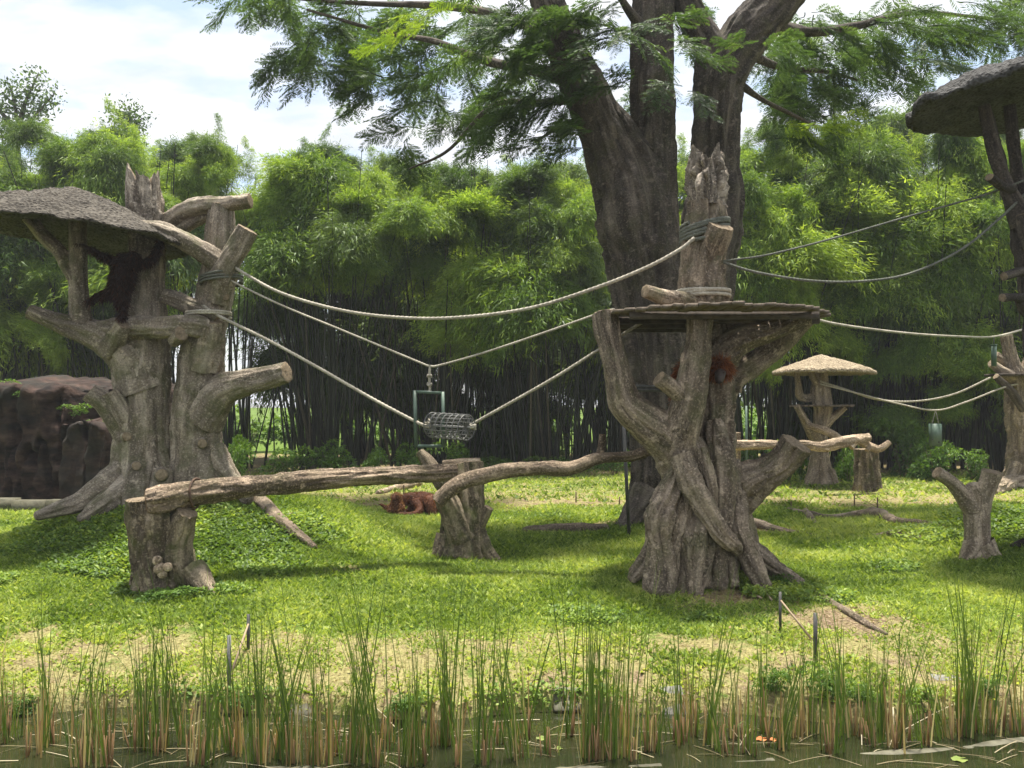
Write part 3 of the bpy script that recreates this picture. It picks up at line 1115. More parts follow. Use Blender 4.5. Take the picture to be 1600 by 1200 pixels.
for rows in ([(208, 735, 14.4, 30), (172, 755, 14.1, 22), (125, 784, 13.75, 15), (88, 797, 13.5, 12), (58, 806, 13.35, 8)],
             [(222, 745, 14.3, 30), (188, 772, 13.95, 22), (150, 797, 13.6, 15), (128, 812, 13.4, 9)],
             [(252, 740, 14.3, 20), (246, 770, 14.05, 18), (240, 800, 13.8, 14), (236, 815, 13.7, 10)],
             [(330, 705, 14.6, 24), (350, 736, 14.5, 18), (368, 758, 14.4, 14), (388, 780, 14.1, 10)]):
    limb('root', rows, CW, LT, cap1='dome', ridge=.07)
groot(LT, [(392, 776, 7), (412, 790, 10), (436, 815, 10), (462, 835, 9), (492, 858, 5)], M['root'])
# sawn knot scars on the trunks
for (px, py, d, r) in ((252, 742, 13.72, 9), (213, 728, 13.93, 7), (316, 693, 14.17, 7), (198, 682, 13.98, 7), (352, 463, 14.3, 6)):
    a, b = P(px, py, d + .12), P(px, py, d - .03)
    tube(MB(), [[*a, r * 1.35 * d / F], [*b, r * d / F]], step=.02, nu=18, ridge=.05, lump=.05).build('knot', CW, LT)
rc = P(124, 362, 14.2)
roof_mesh(MB(), rc, 1.95, 1.9, .74, .06, tilt=(-.11, 0), seed=3, rough=.065, droop=.04, power=1.4).build('roof', M['thatch'], LT)

# ------------------------------------------------------------------ the tower with the round plank deck (middle)
MT = thing('climbing_tower', 'strangler fig shaped climbing tower with a round plank deck and broken post', 'climbing tower', (*P(1095, 900, 12.0)[:2], gz(*P(1095, 900, 12.0)[:2]) - .1))
SW = M['strangler']
limb('trunk', [(1104, 950, 12.1, 66), (1104, 900, 12.1, 54), (1103, 850, 12.1, 46), (1103, 800, 12.1, 42), (1105, 740, 12.1, 41), (1108, 680, 12.15, 41), (1112, 620, 12.2, 34), (1111, 560, 12.2, 32), (1106, 500, 12.2, 33), (1098, 460, 12.2, 35), (1098, 420, 12.2, 34), (1101, 370, 12.2, 33), (1104, 335, 12.2, 31), (1104, 318, 12.2, 30)], SW, MT, ridge=.14, lump=.12, fscale=6, stretch=.12, cap1='cut')
limb('broken_post', [(1104, 325, 12.2, 27), (1105, 295, 12.2, 28), (1105, 268, 12.2, 27), (1104, 243, 12.2, 24)], M['broken_wood'], MT, ridge=.30, lump=.14, fscale=11, stretch=.10, cap1='broken')
limb('branch', [(1108, 400, 12.1, 22), (1118, 372, 11.95, 23), (1126, 352, 11.85, 20)], SW, MT, ridge=.06)
limb('trunk', [(1086, 945, 11.75, 54), (1086, 900, 11.7, 45), (1086, 850, 11.68, 41), (1084, 800, 11.66, 40), (1076, 750, 11.62, 41), (1060, 705, 11.58, 40), (1035, 678, 11.52, 34), (1003, 655, 11.48, 28), (977, 628, 11.45, 25), (967, 590, 11.45, 21), (958, 550, 11.5, 20), (949, 515, 11.6, 20), (945, 490, 11.65, 19)], SW, MT, ridge=.08, lump=.12, fscale=6)
limb('branch', [(1052, 705, 11.5, 32), (1066, 660, 11.4, 29), (1078, 612, 11.35, 25), (1088, 560, 11.4, 22), (1093, 515, 11.45, 20), (1093, 484, 11.5, 20)], SW, MT, ridge=.07)
limb('branch', [(1080, 640, 11.35, 14), (1058, 614, 11.25, 13), (1029, 591, 11.15, 12)], SW, MT, ridge=.06)
limb('branch', [(1135, 830, 11.95, 20), (1146, 790, 11.88, 27), (1165, 757, 11.8, 31), (1197, 738, 11.7, 25), (1226, 716, 11.6, 23), (1243, 692, 11.5, 23)], SW, MT, ridge=.16, fscale=9, stretch=.08)
limb('branch', [(1108, 660, 12.3, 22), (1145, 594, 12.4, 19), (1190, 560, 12.4, 18), (1226, 527, 12.3, 18), (1264, 492, 12.2, 14)], SW, MT, ridge=.09)
limb('branch', [(1108, 580, 12.05, 28), (1150, 533, 11.9, 24), (1205, 515, 11.8, 20), (1262, 493, 11.75, 14)], M['strangler'], MT, ridge=.12)
limb('branch', [(1085, 470, 12.0, 14), (1040, 466, 11.8, 13), (1008, 455, 11.6, 10)], SW, MT, ridge=.05)
for rows in ([(1064, 712, 11.2, 16), (1080, 755, 11.07, 19), (1103, 800, 11.0, 18), (1124, 833, 10.95, 16), (1146, 851, 10.98, 12), (1152, 862, 11.1, 7)],
             [(1116, 660, 11.75, 12), (1124, 700, 11.55, 17), (1131, 745, 11.4, 18), (1128, 800, 11.28, 16), (1122, 850, 11.2, 15), (1121, 915, 11.1, 15)],
             [(1056, 735, 11.3, 10), (1042, 775, 11.15, 20), (1029, 815, 11.02, 22), (1032, 860, 10.95, 19), (1036, 895, 10.9, 18), (1033, 925, 10.85, 20)],
             [(1070, 780, 11.2, 12), (1058, 822, 11.1, 15), (1050, 870, 11.05, 13), (1047, 920, 11.0, 15)],
             [(1088, 795, 11.25, 18), (1090, 840, 11.1, 25), (1086, 885, 10.98, 19), (1085, 930, 10.85, 12)],
             [(1138, 720, 11.75, 15), (1150, 785, 11.5, 17), (1154, 830, 11.25, 16), (1172, 872, 11.1, 15), (1192, 918, 10.95, 13)],
             [(1150, 790, 12.0, 18), (1164, 840, 12.0, 17), (1172, 890, 11.95, 18), (1178, 920, 11.9, 18)],
             [(1030, 850, 11.3, 16), (1006, 885, 11.25, 13), (988, 905, 11.2, 9)],
             [(1096, 700, 11.35, 8), (1108, 745, 11.25, 10), (1112, 790, 11.2, 9), (1104, 850, 11.15, 10), (1106, 915, 11.05, 9)],
             [(1050, 760, 11.25, 7), (1024, 830, 11.0, 9), (1020, 880, 10.95, 10), (1014, 925, 10.9, 11)],
             [(1076, 770, 11.15, 7), (1070, 840, 11.05, 9), (1068, 890, 10.98, 9), (1062, 928, 10.9, 9)],
             [(1142, 800, 11.4, 8), (1140, 860, 11.2, 9), (1146, 915, 11.1, 9)],
             [(1040, 830, 11.8, 18), (1012, 872, 11.8, 13), (990, 895, 11.75, 9)],
             [(1172, 860, 11.7, 17), (1212, 888, 11.45, 12), (1252, 912, 11.3, 7)]):
    limb('root', rows, SW, MT, cap1='dome', ridge=.22, lump=.2, fscale=11, stretch=.09)
pc = P(1104, 497, 12.15)
for yy in (-1.0, -.35, .35, 1.0):
    hw = 1.68 * math.sqrt(1 - (yy / 1.75) ** 2)
    MB().add(box_verts(pc[0], pc[1] + yy, pc[2] - .075, hw * 2 * .97, .09, .10), Q=BOXQ).build('deck_beam', M['plank_dark'], MT, smooth=False)
deck(MT, pc, 1.72, 1.72, .145, .045, M['plank'], 4)
for dy in (0, .09):
    rod(MB(), P(984, 603 + dy * 55, 12.75), P(1100, 608 + dy * 55, 12.55), .028).build('rail', M['dark_metal'], MT)
limb('branch', [(1125, 606, 12.3, 7), (1158, 609, 12.1, 5)], SW, MT)

# ------------------------------------------------------------------ the big forked tree
BT = thing('forked_tree', 'huge forked tree with feathery drooping foliage behind the plank deck tower', 'tree', (*P(1030, 830, 17)[:2], gz(*P(1030, 830, 17)[:2]) - .1))
TB = M['tree_bark']
kw = dict(ridge=.15, lump=.12, fscale=3.4, stretch=.12)
limb('trunk', [(1032, 860, 17, 84), (1031, 825, 17, 58), (1031, 780, 17, 44), (1030, 700, 17, 41), (1026, 600, 17, 45), (1016, 500, 17, 51), (1003, 400, 17, 56), (992, 330, 17, 60), (980, 270, 17, 50), (958, 215, 16.95, 36), (935, 170, 16.9, 26)], TB, BT, cap1='dome', **kw)
limb('trunk', [(1016, 420, 17.2, 44), (1016, 300, 17.2, 39), (1020, 200, 17.2, 34), (1020, 100, 17.2, 32), (1022, 0, 17.2, 30), (1016, -140, 17.2, 24), (1000, -300, 17, 14)], TB, BT, cap1='dome', **kw)
limb('trunk', [(1060, 620, 17.5, 34), (1085, 520, 17.6, 44), (1106, 420, 17.6, 43), (1116, 330, 17.6, 42), (1118, 260, 17.6, 36), (1118, 200, 17.5, 34), (1122, 140, 17.5, 36), (1130, 88, 17.5, 40)], TB, BT, cap1='dome', **kw)
BR = [[(975, 300, 17, 48), (942, 205, 16.9, 36), (914, 140, 16.8, 34), (884, 75, 16.7, 30), (858, 10, 16.5, 27), (825, -90, 16.3, 20), (760, -200, 16, 10)],
      [(1132, 110, 17.5, 30), (1102, 60, 17.4, 25), (1076, 10, 17.3, 21), (1058, -80, 17.1, 16), (1050, -200, 17, 9)],
      [(1128, 120, 17.5, 36), (1168, 52, 17.4, 38), (1206, 12, 17.3, 34), (1252, -35, 17.1, 28), (1330, -110, 16.8, 18), (1420, -190, 16.5, 9)],
      [(905, 125, 16.8, 16), (840, 110, 17.8, 10), (760, 95, 19, 7), (680, 65, 20, 5), (600, 50, 20.6, 3.5), (480, 15, 21, 2)],
      [(880, 70, 16.6, 14), (800, 30, 18.2, 8), (700, 10, 19.6, 6), (560, 5, 20.5, 3.5), (430, -5, 21, 2)],
      [(915, 150, 16.7, 10), (850, 160, 17.8, 6), (770, 165, 19, 4), (700, 235, 19.6, 2.5), (640, 264, 20, 1.5)],
      [(930, 185, 16.8, 8), (880, 195, 17.6, 4), (840, 220, 18.2, 2)],
      [(1190, 32, 17.3, 15), (1260, 50, 18.2, 8), (1340, 40, 19.2, 6), (1430, 20, 20, 4), (1560, 30, 20.5, 2)],
      [(1150, 75, 17.3, 10), (1220, 105, 18.2, 5), (1290, 112, 19, 3.5), (1340, 125, 19.6, 2)],
      [(1140, 120, 17.4, 8), (1190, 155, 18.0, 4), (1240, 180, 18.6, 3), (1280, 200, 19.2, 2)],
      [(1022, 60, 17.1, 10), (985, 20, 16.3, 7), (960, -20, 15.8, 4)],
      [(1240, -25, 17.1, 12), (1330, -10, 18.2, 7), (1450, -30, 19.5, 4), (1600, 0, 20.5, 2)]]
for b in BR:
    limb('branch', b, TB, BT, cap1='dome', ridge=.07, lump=.08)
for rows in ([(1012, 770, 16.8, 26), (985, 815, 16.5, 18), (960, 838, 16.3, 11), (935, 845, 16.2, 6)],
             [(1050, 780, 16.9, 22), (1090, 830, 16.8, 14), (1150, 838, 16.7, 9)],
             [(1028, 790, 16.6, 22), (1020, 830, 16.2, 16), (1010, 850, 16.0, 9)]):
    limb('root', rows, TB, BT, cap1='dome', **kw)


def spray_mesh(name, mat, seed, n=18):
    """a drooping twig of twice-feathered leaves, about 1.2 m, pointing along +X"""
    r = np.random.default_rng(seed)
    mb = MB()
    t = np.linspace(0, 1, 8)
    C = np.stack([t * 1.1, r.normal(0, .03, 8).cumsum(), .10 * t - .42 * t ** 2], -1)
    cc = np.c_[C, .012 * (1 - .8 * t)]
    Cs, _ = spline(cc, .09)
    tn, nn, bb = frames(Cs[:, :3])
    th = np.linspace(0, 2 * math.pi, 4, endpoint=False)
    X = Cs[:, None, :3] + Cs[:, 3][:, None, None] * (np.cos(th)[None, :, None] * nn[:, None] + np.sin(th)[None, :, None] * bb[:, None])
    i = np.arange(len(Cs) - 1)[:, None] * 4
    j = np.arange(4)[None]
    k = (j + 1) % 4
    mb.add(X.reshape(-1, 3), Q=np.stack([i + j, i + k, i + 4 + k, i + 4 + j], -1).reshape(-1, 4), rnd=np.zeros(len(Cs) * 4))
    for f in range(n):
        s = .12 + .88 * f / (n - 1)
        b = np.array([np.interp(s, t, C[:, q]) for q in range(3)])
        az = (1 if f % 2 else -1) * r.uniform(.5, 1.25) * (1.05 - .6 * s) + r.normal(0, .15)
        el = r.uniform(-.5, .25)
        d = np.array([math.cos(az) * math.cos(el), math.sin(az) * math.cos(el), math.sin(el)])
        L = r.uniform(.34, .54)
        m = 12
        q = np.linspace(.12, 1, m)
        R_ = b + d * (q * L)[:, None] + np.array([0, 0, -.16]) * (q ** 2 * L)[:, None]
        sdv = unit(np.cross(d, [0, 0, 1.0]) + r.normal(0, .12, 3))
        hue = float(np.clip(r.normal(.45, .22), 0, 1))
        for sg in (-1, 1):
            D = unit(sg * sdv * .9 + d * .55 + np.array([0, 0, -.22]) + r.normal(0, .10, (m, 3)))
            LL = .15 * np.sin(np.pi * (.12 + .80 * q)) ** .7 + .02
            W = np.full(m, .024)
            wv = unit(np.cross(D, np.tile([0, 0, 1.0], (m, 1)) + r.normal(0, .3, (m, 3))))
            mid = R_ + D * (LL * .55)[:, None]
            V = np.stack([R_, mid - wv * W[:, None] * .5, R_ + D * LL[:, None], mid + wv * W[:, None] * .5], 1).reshape(-1, 3)
            k4 = np.arange(m)[:, None] * 4
            mb.add(V, T=np.concatenate([k4 + [0, 1, 2], k4 + [0, 2, 3]]), rnd=np.full(4 * m, hue))
    return mb.mesh(name, mat, smooth=False)


SPRAY = [spray_mesh('leaf_spray', M['tree_leaf'], 400 + i, 24) for i in range(6)]
SPRAY_Y = [spray_mesh('young_leaf_spray', M['tree_leaf_young'], 450 + i) for i in range(2)]


def put_spray(px, py, d, young=False, s=1.0, side=None):
    w = P(px, py, d)
    me = (SPRAY_Y if young else SPRAY)[int(rng.integers(2 if young else 6))]
    o = bpy.data.objects.new('leaf_spray', me)
    COL.objects.link(o)
    o.parent = BT
    o.location = Vector(w) - BT.location
    ctr = P(1040, 0, 17)
    out = w - ctr
    a = math.atan2(out[1], out[0]) + rng.normal(0, .75)
    o.rotation_euler = (rng.normal(0, .35), rng.uniform(-.3, .6), a)
    k = s * rng.uniform(.75, 1.2) * d / 17
    o.scale = (k, k, k)


blobs = [(415, 12, 35, 20, 5), (455, 25, 60, 28, 9), (470, 95, 35, 22, 5), (515, 95, 55, 35, 10), (560, 45, 70, 40, 12), (620, 120, 75, 45, 17), (690, 45, 90, 45, 17), (750, 130, 85, 50, 20), (830, 70, 80, 60, 18),
         (860, 170, 60, 40, 15), (900, 40, 60, 45, 13), (690, 200, 45, 22, 6), (640, 225, 30, 18, 4), (890, 235, 30, 22, 5), (820, 205, 50, 25, 7), (960, 60, 45, 55, 9),
         (1000, 120, 25, 60, 5), (1065, 60, 28, 60, 7), (1060, 180, 20, 40, 3), (1205, 130, 45, 55, 13), (1250, 90, 55, 50, 15), (1215, 210, 40, 30, 8), (1290, 170, 40, 40, 8),
         (1320, 60, 60, 45, 14), (1400, 45, 70, 40, 14), (1480, 50, 60, 40, 11), (1560, 30, 50, 35, 9), (1440, 105, 40, 25, 5), (1590, 80, 25, 30, 3), (1340, 120, 30, 30, 5), (930, 250, 18, 14, 2)]
for (cx, cy_, rx, ry, n) in blobs:
    for k in range(max(2, int(n * .8))):
        a, q = rng.uniform(0, 2 * math.pi), rng.uniform(0, 1) ** .5
        put_spray(cx + math.cos(a) * q * rx, cy_ - 22 + math.sin(a) * q * ry, rng.uniform(20.5, 24) if cx < 800 else rng.uniform(18, 22) if cx > 1180 else rng.uniform(15.5, 18), s=.95)
for (cx, cy_, rx, ry, n) in ((870, 60, 60, 70, 11), (930, 100, 40, 55, 6), (1010, 40, 40, 45, 4), (1215, 50, 45, 40, 5)):
    for k in range(n):      # sprays hanging on this side of the limbs
        put_spray(cx + rng.uniform(-1, 1) * rx, cy_ + rng.uniform(-1, 1) * ry, rng.uniform(15.0, 16.3), s=.85)
for (px, py, d) in ((645, 15, 18.5), (660, 45, 18.4), (700, 5, 18.5), (630, 60, 18.6), (1220, 195, 17.8), (1300, 205, 18), (1330, 165, 18), (1240, 200, 17.8), (740, -5, 18.6)):
    put_spray(px, py, d, True, .75)
for k in range(16):     # the crown goes on above the picture
    put_spray(rng.uniform(500, 1600), rng.uniform(-330, -40), rng.uniform(17, 21), False, 1.4)


# ------------------------------------------------------------------ stumps and logs
def stump_base(px, py):
    w = G(px, py)
    return w, w[1]


# front left stump
w, d = stump_base(262, 918)
d += .15
FS = thing('tree_stump', 'mossy stump holding the sawn end of the long log, pale fungus near its foot', 'stump', (w[0], d, gz(w[0], d) - .05))
ST = M['stump']
limb('trunk', [(264, 965, d, 64), (263, 925, d, 52), (258, 890, d, 46), (252, 850, d, 43), (250, 815, d, 45), (248, 778, d, 44)], ST, FS, ridge=.11, lump=.12, fscale=8, cap1='cut')
limb('side_stem', [(284, 945, d - .05, 28), (279, 900, d - .10, 24), (279, 850, d - .12, 22), (286, 815, d - .2, 18), (293, 800, d - .25, 15)], ST, FS, ridge=.12)
limb('root', [(235, 890, d - .2, 20), (222, 920, d - .25, 18), (212, 945, d - .3, 14)], ST, FS, cap1='dome')
limb('root', [(300, 890, d - .1, 20), (318, 915, d - .2, 17), (335, 935, d - .3, 12)], ST, FS, cap1='dome')
for (px, py, r) in ((246, 876, 6), (250, 888, 9), (262, 886, 6), (254, 897, 6)):
    a, b = P(px, py, d - .36), P(px, py, d - .50)
    tube(MB(), [[*a, r * .8 * d / F], [*b, r * d / F]], nu=14, step=.03, cap1='dome', lump=.3).build('bracket_fungus', M['pale_log'], FS)

LG = thing('long_log', 'long weathered log with a hacked square end laid between two stumps', 'log', P(232, 790, d - .3))
pts = [(232, 786, d - .32, 21), (262, 780, d - .25, 23), (310, 770, d - .08, 19), (380, 762, 11.5, 17), (470, 752, 11.9, 16), (560, 745, 12.3, 14), (640, 741, 12.65, 13), (712, 738, 12.9, 13)]
limb('log', pts, M['log'], LG, ridge=.13, lump=.10, fscale=10, stretch=.12, cap0='cut', cap1='cut')
c0 = P(306, 771, d - .1)
rope_geo(MB(), coil_pts(c0 + np.array([0, 0, 0]), .0, .0, 0, 0) if False else [c0 + np.array([.012 * math.sin(a * 2), .205 * math.cos(a), .205 * math.sin(a)]) for a in np.linspace(0, 12.4, 40)], .016).build('binding_rope', M['rust'], LG)
for k, (px, py) in enumerate(((520, 741), (655, 729), (355, 752))):
    a = P(px, py + 6, 12.0 if k else 12.1)

# middle stump
w, d2 = stump_base(718, 872)
d2 += .2
MS = thing('tree_stump', 'stubby branched stump in mid lawn where the two logs meet', 'stump', (w[0], d2, gz(w[0], d2) - .05))
limb('trunk', [(722, 920, d2, 54), (722, 885, d2, 44), (723, 850, d2, 36), (724, 810, d2, 31), (724, 780, d2, 30), (722, 752, d2 + .05, 28), (716, 728, d2 + .1, 24)], ST, MS, ridge=.12, lump=.1, fscale=8)
limb('branch', [(722, 840, d2 - .2, 22), (710, 808, d2 - .3, 19), (698, 782, d2 - .4, 16), (690, 768, d2 - .45, 15)], ST, MS)
limb('branch', [(738, 830, d2 - .1, 18), (742, 790, d2 - .1, 13), (743, 750, d2 - .05, 12), (742, 722, d2, 12)], ST, MS)
limb('branch', [(735, 840, d2 - .05, 14), (752, 815, d2 - .1, 9), (764, 793, d2 - .15, 7)], ST, MS)
limb('branch', [(712, 790, d2 + .2, 13), (690, 755, d2 + .35, 13), (668, 722, d2 + .45, 11), (656, 706, d2 + .5, 7)], ST, MS)
limb('root', [(745, 840, d2 - .1, 16), (758, 862, d2 - .15, 13), (776, 880, d2 - .2, 9)], ST, MS, cap1='dome')
limb('root', [(700, 840, d2 - .1, 18), (690, 865, d2 - .2, 14), (678, 884, d2 - .25, 10)], ST, MS, cap1='dome')
limb('cut_slab', [(692, 724, d2 + .35, 6), (750, 722, d2 + .3, 7)], M['pale_log'], MS, cap0='cut')

L2 = thing('crooked_log', 'crooked log with a sawn upright stub resting on the mid-lawn stump', 'log', P(690, 790, 12.4))
limb('log', [(684, 786, 12.2, 10), (704, 764, 12.25, 12), (745, 746, 12.3, 11.5), (800, 734, 12.3, 11), (850, 732, 12.3, 11.5), (892, 732, 12.25, 11), (935, 716, 12.2, 9.5), (985, 713, 12.15, 8.5), (1020, 702, 12.1, 8.5), (1050, 692, 12.05, 8)], M['log'], L2, ridge=.10, lump=.22, fscale=10, cap0='cut')
limb('stub', [(936, 722, 12.2, 8), (940, 700, 12.2, 6), (942, 679, 12.2, 6)], M['log'], L2)

PL = G(984, 838)
tag(rod(MB(), PL - [0, 0, .2], P(974, 655, PL[1]), .035, 10).build('metal_pole', M['dark_metal'], loc=PL), 'thin dark metal pole standing under the crooked log', 'pole')

# the forked stump on the right
w, d3 = stump_base(1530, 872)
d3 += .15
YS = thing('forked_stump', 'bare Y-shaped stump with two sawn arms, near the green mound', 'stump', (w[0], d3, gz(w[0], d3) - .05))
YM = M['pale_bark'] = wood('pale_stump_bark', (.16, .12, .085), (.38, .30, .215), (.55, .45, .34), moss=.15, crack=.4)
limb('trunk', [(1528, 905, d3, 38), (1528, 875, d3, 27), (1527, 845, d3, 19), (1526, 800, d3, 18), (1524, 775, d3, 19), (1520, 762, d3, 14)], YM, YS, ridge=.07, fscale=6, cap1='dome')
limb('branch', [(1524, 795, d3, 18), (1506, 774, d3, 13), (1486, 753, d3 - .05, 10), (1464, 738, d3 - .1, 9)], YM, YS, ridge=.06)
limb('branch', [(1528, 800, d3, 17), (1536, 775, d3 - .05, 14), (1545, 755, d3 - .1, 14), (1550, 737, d3 - .15, 15)], YM, YS, ridge=.06)
limb('root', [(1535, 850, d3 - .1, 18), (1550, 868, d3 - .15, 12), (1572, 882, d3 - .2, 8)], YM, YS, cap1='dome')
limb('root', [(1520, 850, d3 - .1, 14), (1510, 870, d3 - .1, 10), (1503, 885, d3 - .1, 7)], YM, YS, cap1='dome')

# logs and roots lying on the grass


def ground_log(name, label, cat, rows, mat, lift=.3, group=None, **kw):
    w = G(*rows[0][:2])
    mb = MB()
    pts = []
    for px, py, r in rows:
        g = G(px, py)
        rr = r * g[1] / F
        pts.append([g[0], g[1], g[2] + rr * lift, rr])
    kw.setdefault('cap0', 'dome')
    kw.setdefault('cap1', 'dome')
    tube(mb, pts, **kw)
    return tag(mb.build(name, M[mat], loc=w), label, cat, group)


ground_log('ground_log', 'thick dark log half sunk in grass beside the metal pole', 'log', [(822, 832, 8), (860, 832, 11), (905, 830, 11), (948, 828, 8)], 'root', .2)
ground_log('fallen_branch', 'pale fallen branch lying behind the resting orangutans', 'log', [(590, 772, 4), (625, 764, 6), (655, 757, 6)], 'pale_log', .5)
GR = ground_log('surface_root', 'long gnarled root winding over the lawn below the hut tower', 'root', [(1232, 798, 4), (1262, 806, 6), (1300, 812, 6), (1340, 808, 8), (1372, 810, 13), (1398, 818, 8), (1440, 820, 6), (1485, 826, 3)], 'root', .35, 'surface roots')
ground_log('surface_root', 'short forked root ending near the lone dark stake', 'root', [(1258, 800, 5), (1268, 812, 5), (1278, 826, 3)], 'root', .35, 'surface roots')
ground_log('surface_root', 'low mossy root hump in the bright grass before the winding root', 'root', [(1365, 838, 4), (1400, 838, 8), (1440, 842, 4)], 'root', .2, 'surface roots')
ground_log('surface_root', 'broad earthy root spreading from behind the deck tower', 'root', [(1140, 822, 12), (1180, 824, 12), (1225, 832, 7), (1275, 838, 3)], 'root', .15, 'surface roots')
ground_log('surface_root', 'slanting bare root running down the dry bank slope', 'root', [(1262, 925, 6), (1300, 945, 7), (1345, 972, 6), (1385, 992, 3)], 'root', .3, 'surface roots')
ground_log('ground_log', 'grey curved log lying at the top of the green mound', 'log', [(1548, 772, 10), (1575, 764, 13), (1610, 758, 12), (1660, 750, 11)], 'far_bark', .5, cap0='cut')
ground_log('ground_log', 'dark flat log tip poking out beyond the Y-shaped stump', 'log', [(1582, 857, 5), (1600, 853, 8), (1640, 850, 10), (1700, 848, 10)], 'dark_wood', .5)

# ------------------------------------------------------------------ far beam between two posts
FB = thing('climbing_beam', 'pale crooked beam carried by two posts in front of the hut tower', 'beam', G(1355, 768))
dfb = G(1355, 768)[1] + .3
limb('post', [(1356, 785, dfb, 22), (1356, 765, dfb, 20), (1355, 735, dfb, 18), (1354, 702, dfb, 16)], M['stump'], FB, ridge=.16, fscale=7)
limb('post', [(1151, 790, dfb - .5, 8), (1150, 740, dfb - .5, 7), (1150, 676, dfb - .5, 7)], M['pale_log'], FB)
limb('beam', [(1130, 696, dfb - 1.0, 7), (1190, 695, dfb - 1.0, 7), (1250, 694, dfb - .9, 6), (1285, 698, dfb - .8, 8), (1315, 691, dfb - .7, 8), (1358, 684, dfb - .5, 7)], M['pale_log'], FB, lump=.22, cap0='cut')
limb('branch', [(1280, 698, dfb - .8, 5), (1295, 704, dfb - .9, 3)], M['pale_log'], FB)
limb('branch', [(1338, 690, dfb - .65, 4), (1330, 700, dfb - .75, 4)], M['pale_log'], FB)
limb('branch', [(1344, 690, dfb - .3, 6), (1364, 699, dfb - .5, 6), (1375, 701, dfb - .6, 5), (1390, 691, dfb - .6, 4)], M['pale_log'], FB)
limb('branch', [(1360, 697, dfb - .5, 4), (1354, 704, dfb - .6, 3)], M['pale_log'], FB)

# ------------------------------------------------------------------ hut tower (far)
w = G(1282, 756)
dh = w[1]
HT = thing('hut_tower', 'small pale climbing tower with conical thatched roof and plank deck', 'climbing tower', (w[0], dh, gz(w[0], dh) - .05))
FM = M['far_bark']
limb('trunk', [(1282, 775, dh, 34), (1282, 755, dh, 24), (1281, 725, dh, 16), (1281, 690, dh, 11), (1284, 660, dh, 12), (1286, 640, dh, 13), (1282, 615, dh, 14), (1282, 590, dh, 11), (1283, 560, dh, 9)], FM, HT, ridge=.10, lump=.14, fscale=5, cap1='dome')
limb('branch', [(1276, 688, dh - .1, 10), (1268, 675, dh - .3, 9), (1256, 655, dh - .4, 6), (1245, 634, dh - .5, 5)], FM, HT)
limb('branch', [(1288, 665, dh, 7), (1302, 652, dh - .1, 6), (1320, 636, dh - .2, 5)], FM, HT)
limb('branch', [(1262, 664, dh - .5, 5), (1285, 672, dh - .7, 6), (1305, 681, dh - .8, 6), (1318, 690, dh - .9, 5)], M['pale_log'], HT)
limb('roof_strut', [(1275, 622, dh, 6), (1252, 620, dh - .1, 6), (1247, 600, dh - .2, 5), (1243, 572, dh - .2, 4)], FM, HT)
limb('roof_strut', [(1280, 605, dh - .1, 6), (1270, 588, dh - .2, 5), (1266, 572, dh - .2, 5)], FM, HT)
limb('root', [(1272, 735, dh - .2, 9), (1266, 752, dh - .3, 8), (1258, 766, dh - .4, 6)], FM, HT, cap1='dome')
limb('root', [(1294, 735, dh - .2, 9), (1302, 752, dh - .3, 7), (1308, 765, dh - .4, 6)], FM, HT, cap1='dome')
deck(HT, P(1284, 634, dh), .98, .85, .16, .06, M['plank'], 9)
roof_mesh(MB(), P(1284, 578, dh), 1.62, 1.45, .52, .13, seed=8, rough=.05, droop=.02, conical=True, nu=90, nr=20).build('roof', M['thatch_pale'], HT)

# ------------------------------------------------------------------ right-hand towers
w = G(1592, 757)
dr = w[1]
RT = thing('climbing_tower', 'distant fluted climbing tower with dark plank deck beyond the green mound', 'climbing tower', (w[0], dr, gz(w[0], dr) - .05))
limb('trunk', [(1598, 775, dr, 36), (1598, 752, dr, 26), (1596, 720, dr, 20), (1594, 680, dr, 17), (1590, 640, dr, 17), (1588, 600, dr, 15), (1580, 565, dr, 10), (1572, 525, dr, 8)], FM, RT, ridge=.18, fscale=7, lump=.14, cap1='dome')
limb('branch', [(1594, 620, dr, 14), (1606, 570, dr, 9), (1612, 530, dr, 7)], FM, RT)
limb('branch', [(1582, 590, dr - .1, 9), (1562, 578, dr - .3, 7), (1548, 568, dr - .4, 6)], FM, RT)
limb('branch', [(1585, 575, dr + .1, 8), (1555, 555, dr, 6)], FM, RT)
limb('deck_strut', [(1600, 640, dr - .6, 6), (1580, 612, dr - .8, 6), (1556, 588, dr - 1.0, 5)], M['dark_wood'], RT)
deck(RT, P(1604, 586, dr - .4), 1.15, .9, .18, .07, M['plank_dark'], 12)
limb('root', [(1588, 725, dr - .2, 10), (1580, 745, dr - .3, 9), (1572, 762, dr - .4, 7)], FM, RT, cap1='dome')

DT = thing('roofed_tower', 'tall dark climbing tower with a huge hanging mushroom roof on slanting struts', 'climbing tower', (*P(1655, 880, 13.0)[:2], gz(*P(1655, 880, 13.0)[:2]) - .1))
DK = M['dark_wood']
limb('trunk', [(1662, 930, 13, 60), (1660, 860, 13, 45), (1656, 760, 13, 38), (1650, 640, 13, 36), (1640, 540, 13, 34), (1632, 460, 13, 32), (1618, 390, 13, 28), (1604, 335, 13, 24)], DK, DT, ridge=.1)
limb('roof_strut', [(1600, 350, 13, 18), (1580, 305, 13, 13), (1562, 260, 13, 11), (1545, 200, 13, 10), (1538, 165, 13, 9)], DK, DT, cap1='open')
limb('roof_strut', [(1612, 350, 13, 14), (1592, 290, 13.2, 9), (1584, 230, 13.2, 9), (1578, 165, 13.2, 8)], DK, DT, cap1='open')
limb('roof_strut', [(1622, 350, 13, 16), (1640, 260, 13, 12), (1650, 165, 13, 10)], DK, DT, cap1='open')
limb('branch', [(1582, 295, 12.9, 7), (1566, 291, 12.7, 7), (1546, 276, 12.5, 6)], DK, DT)
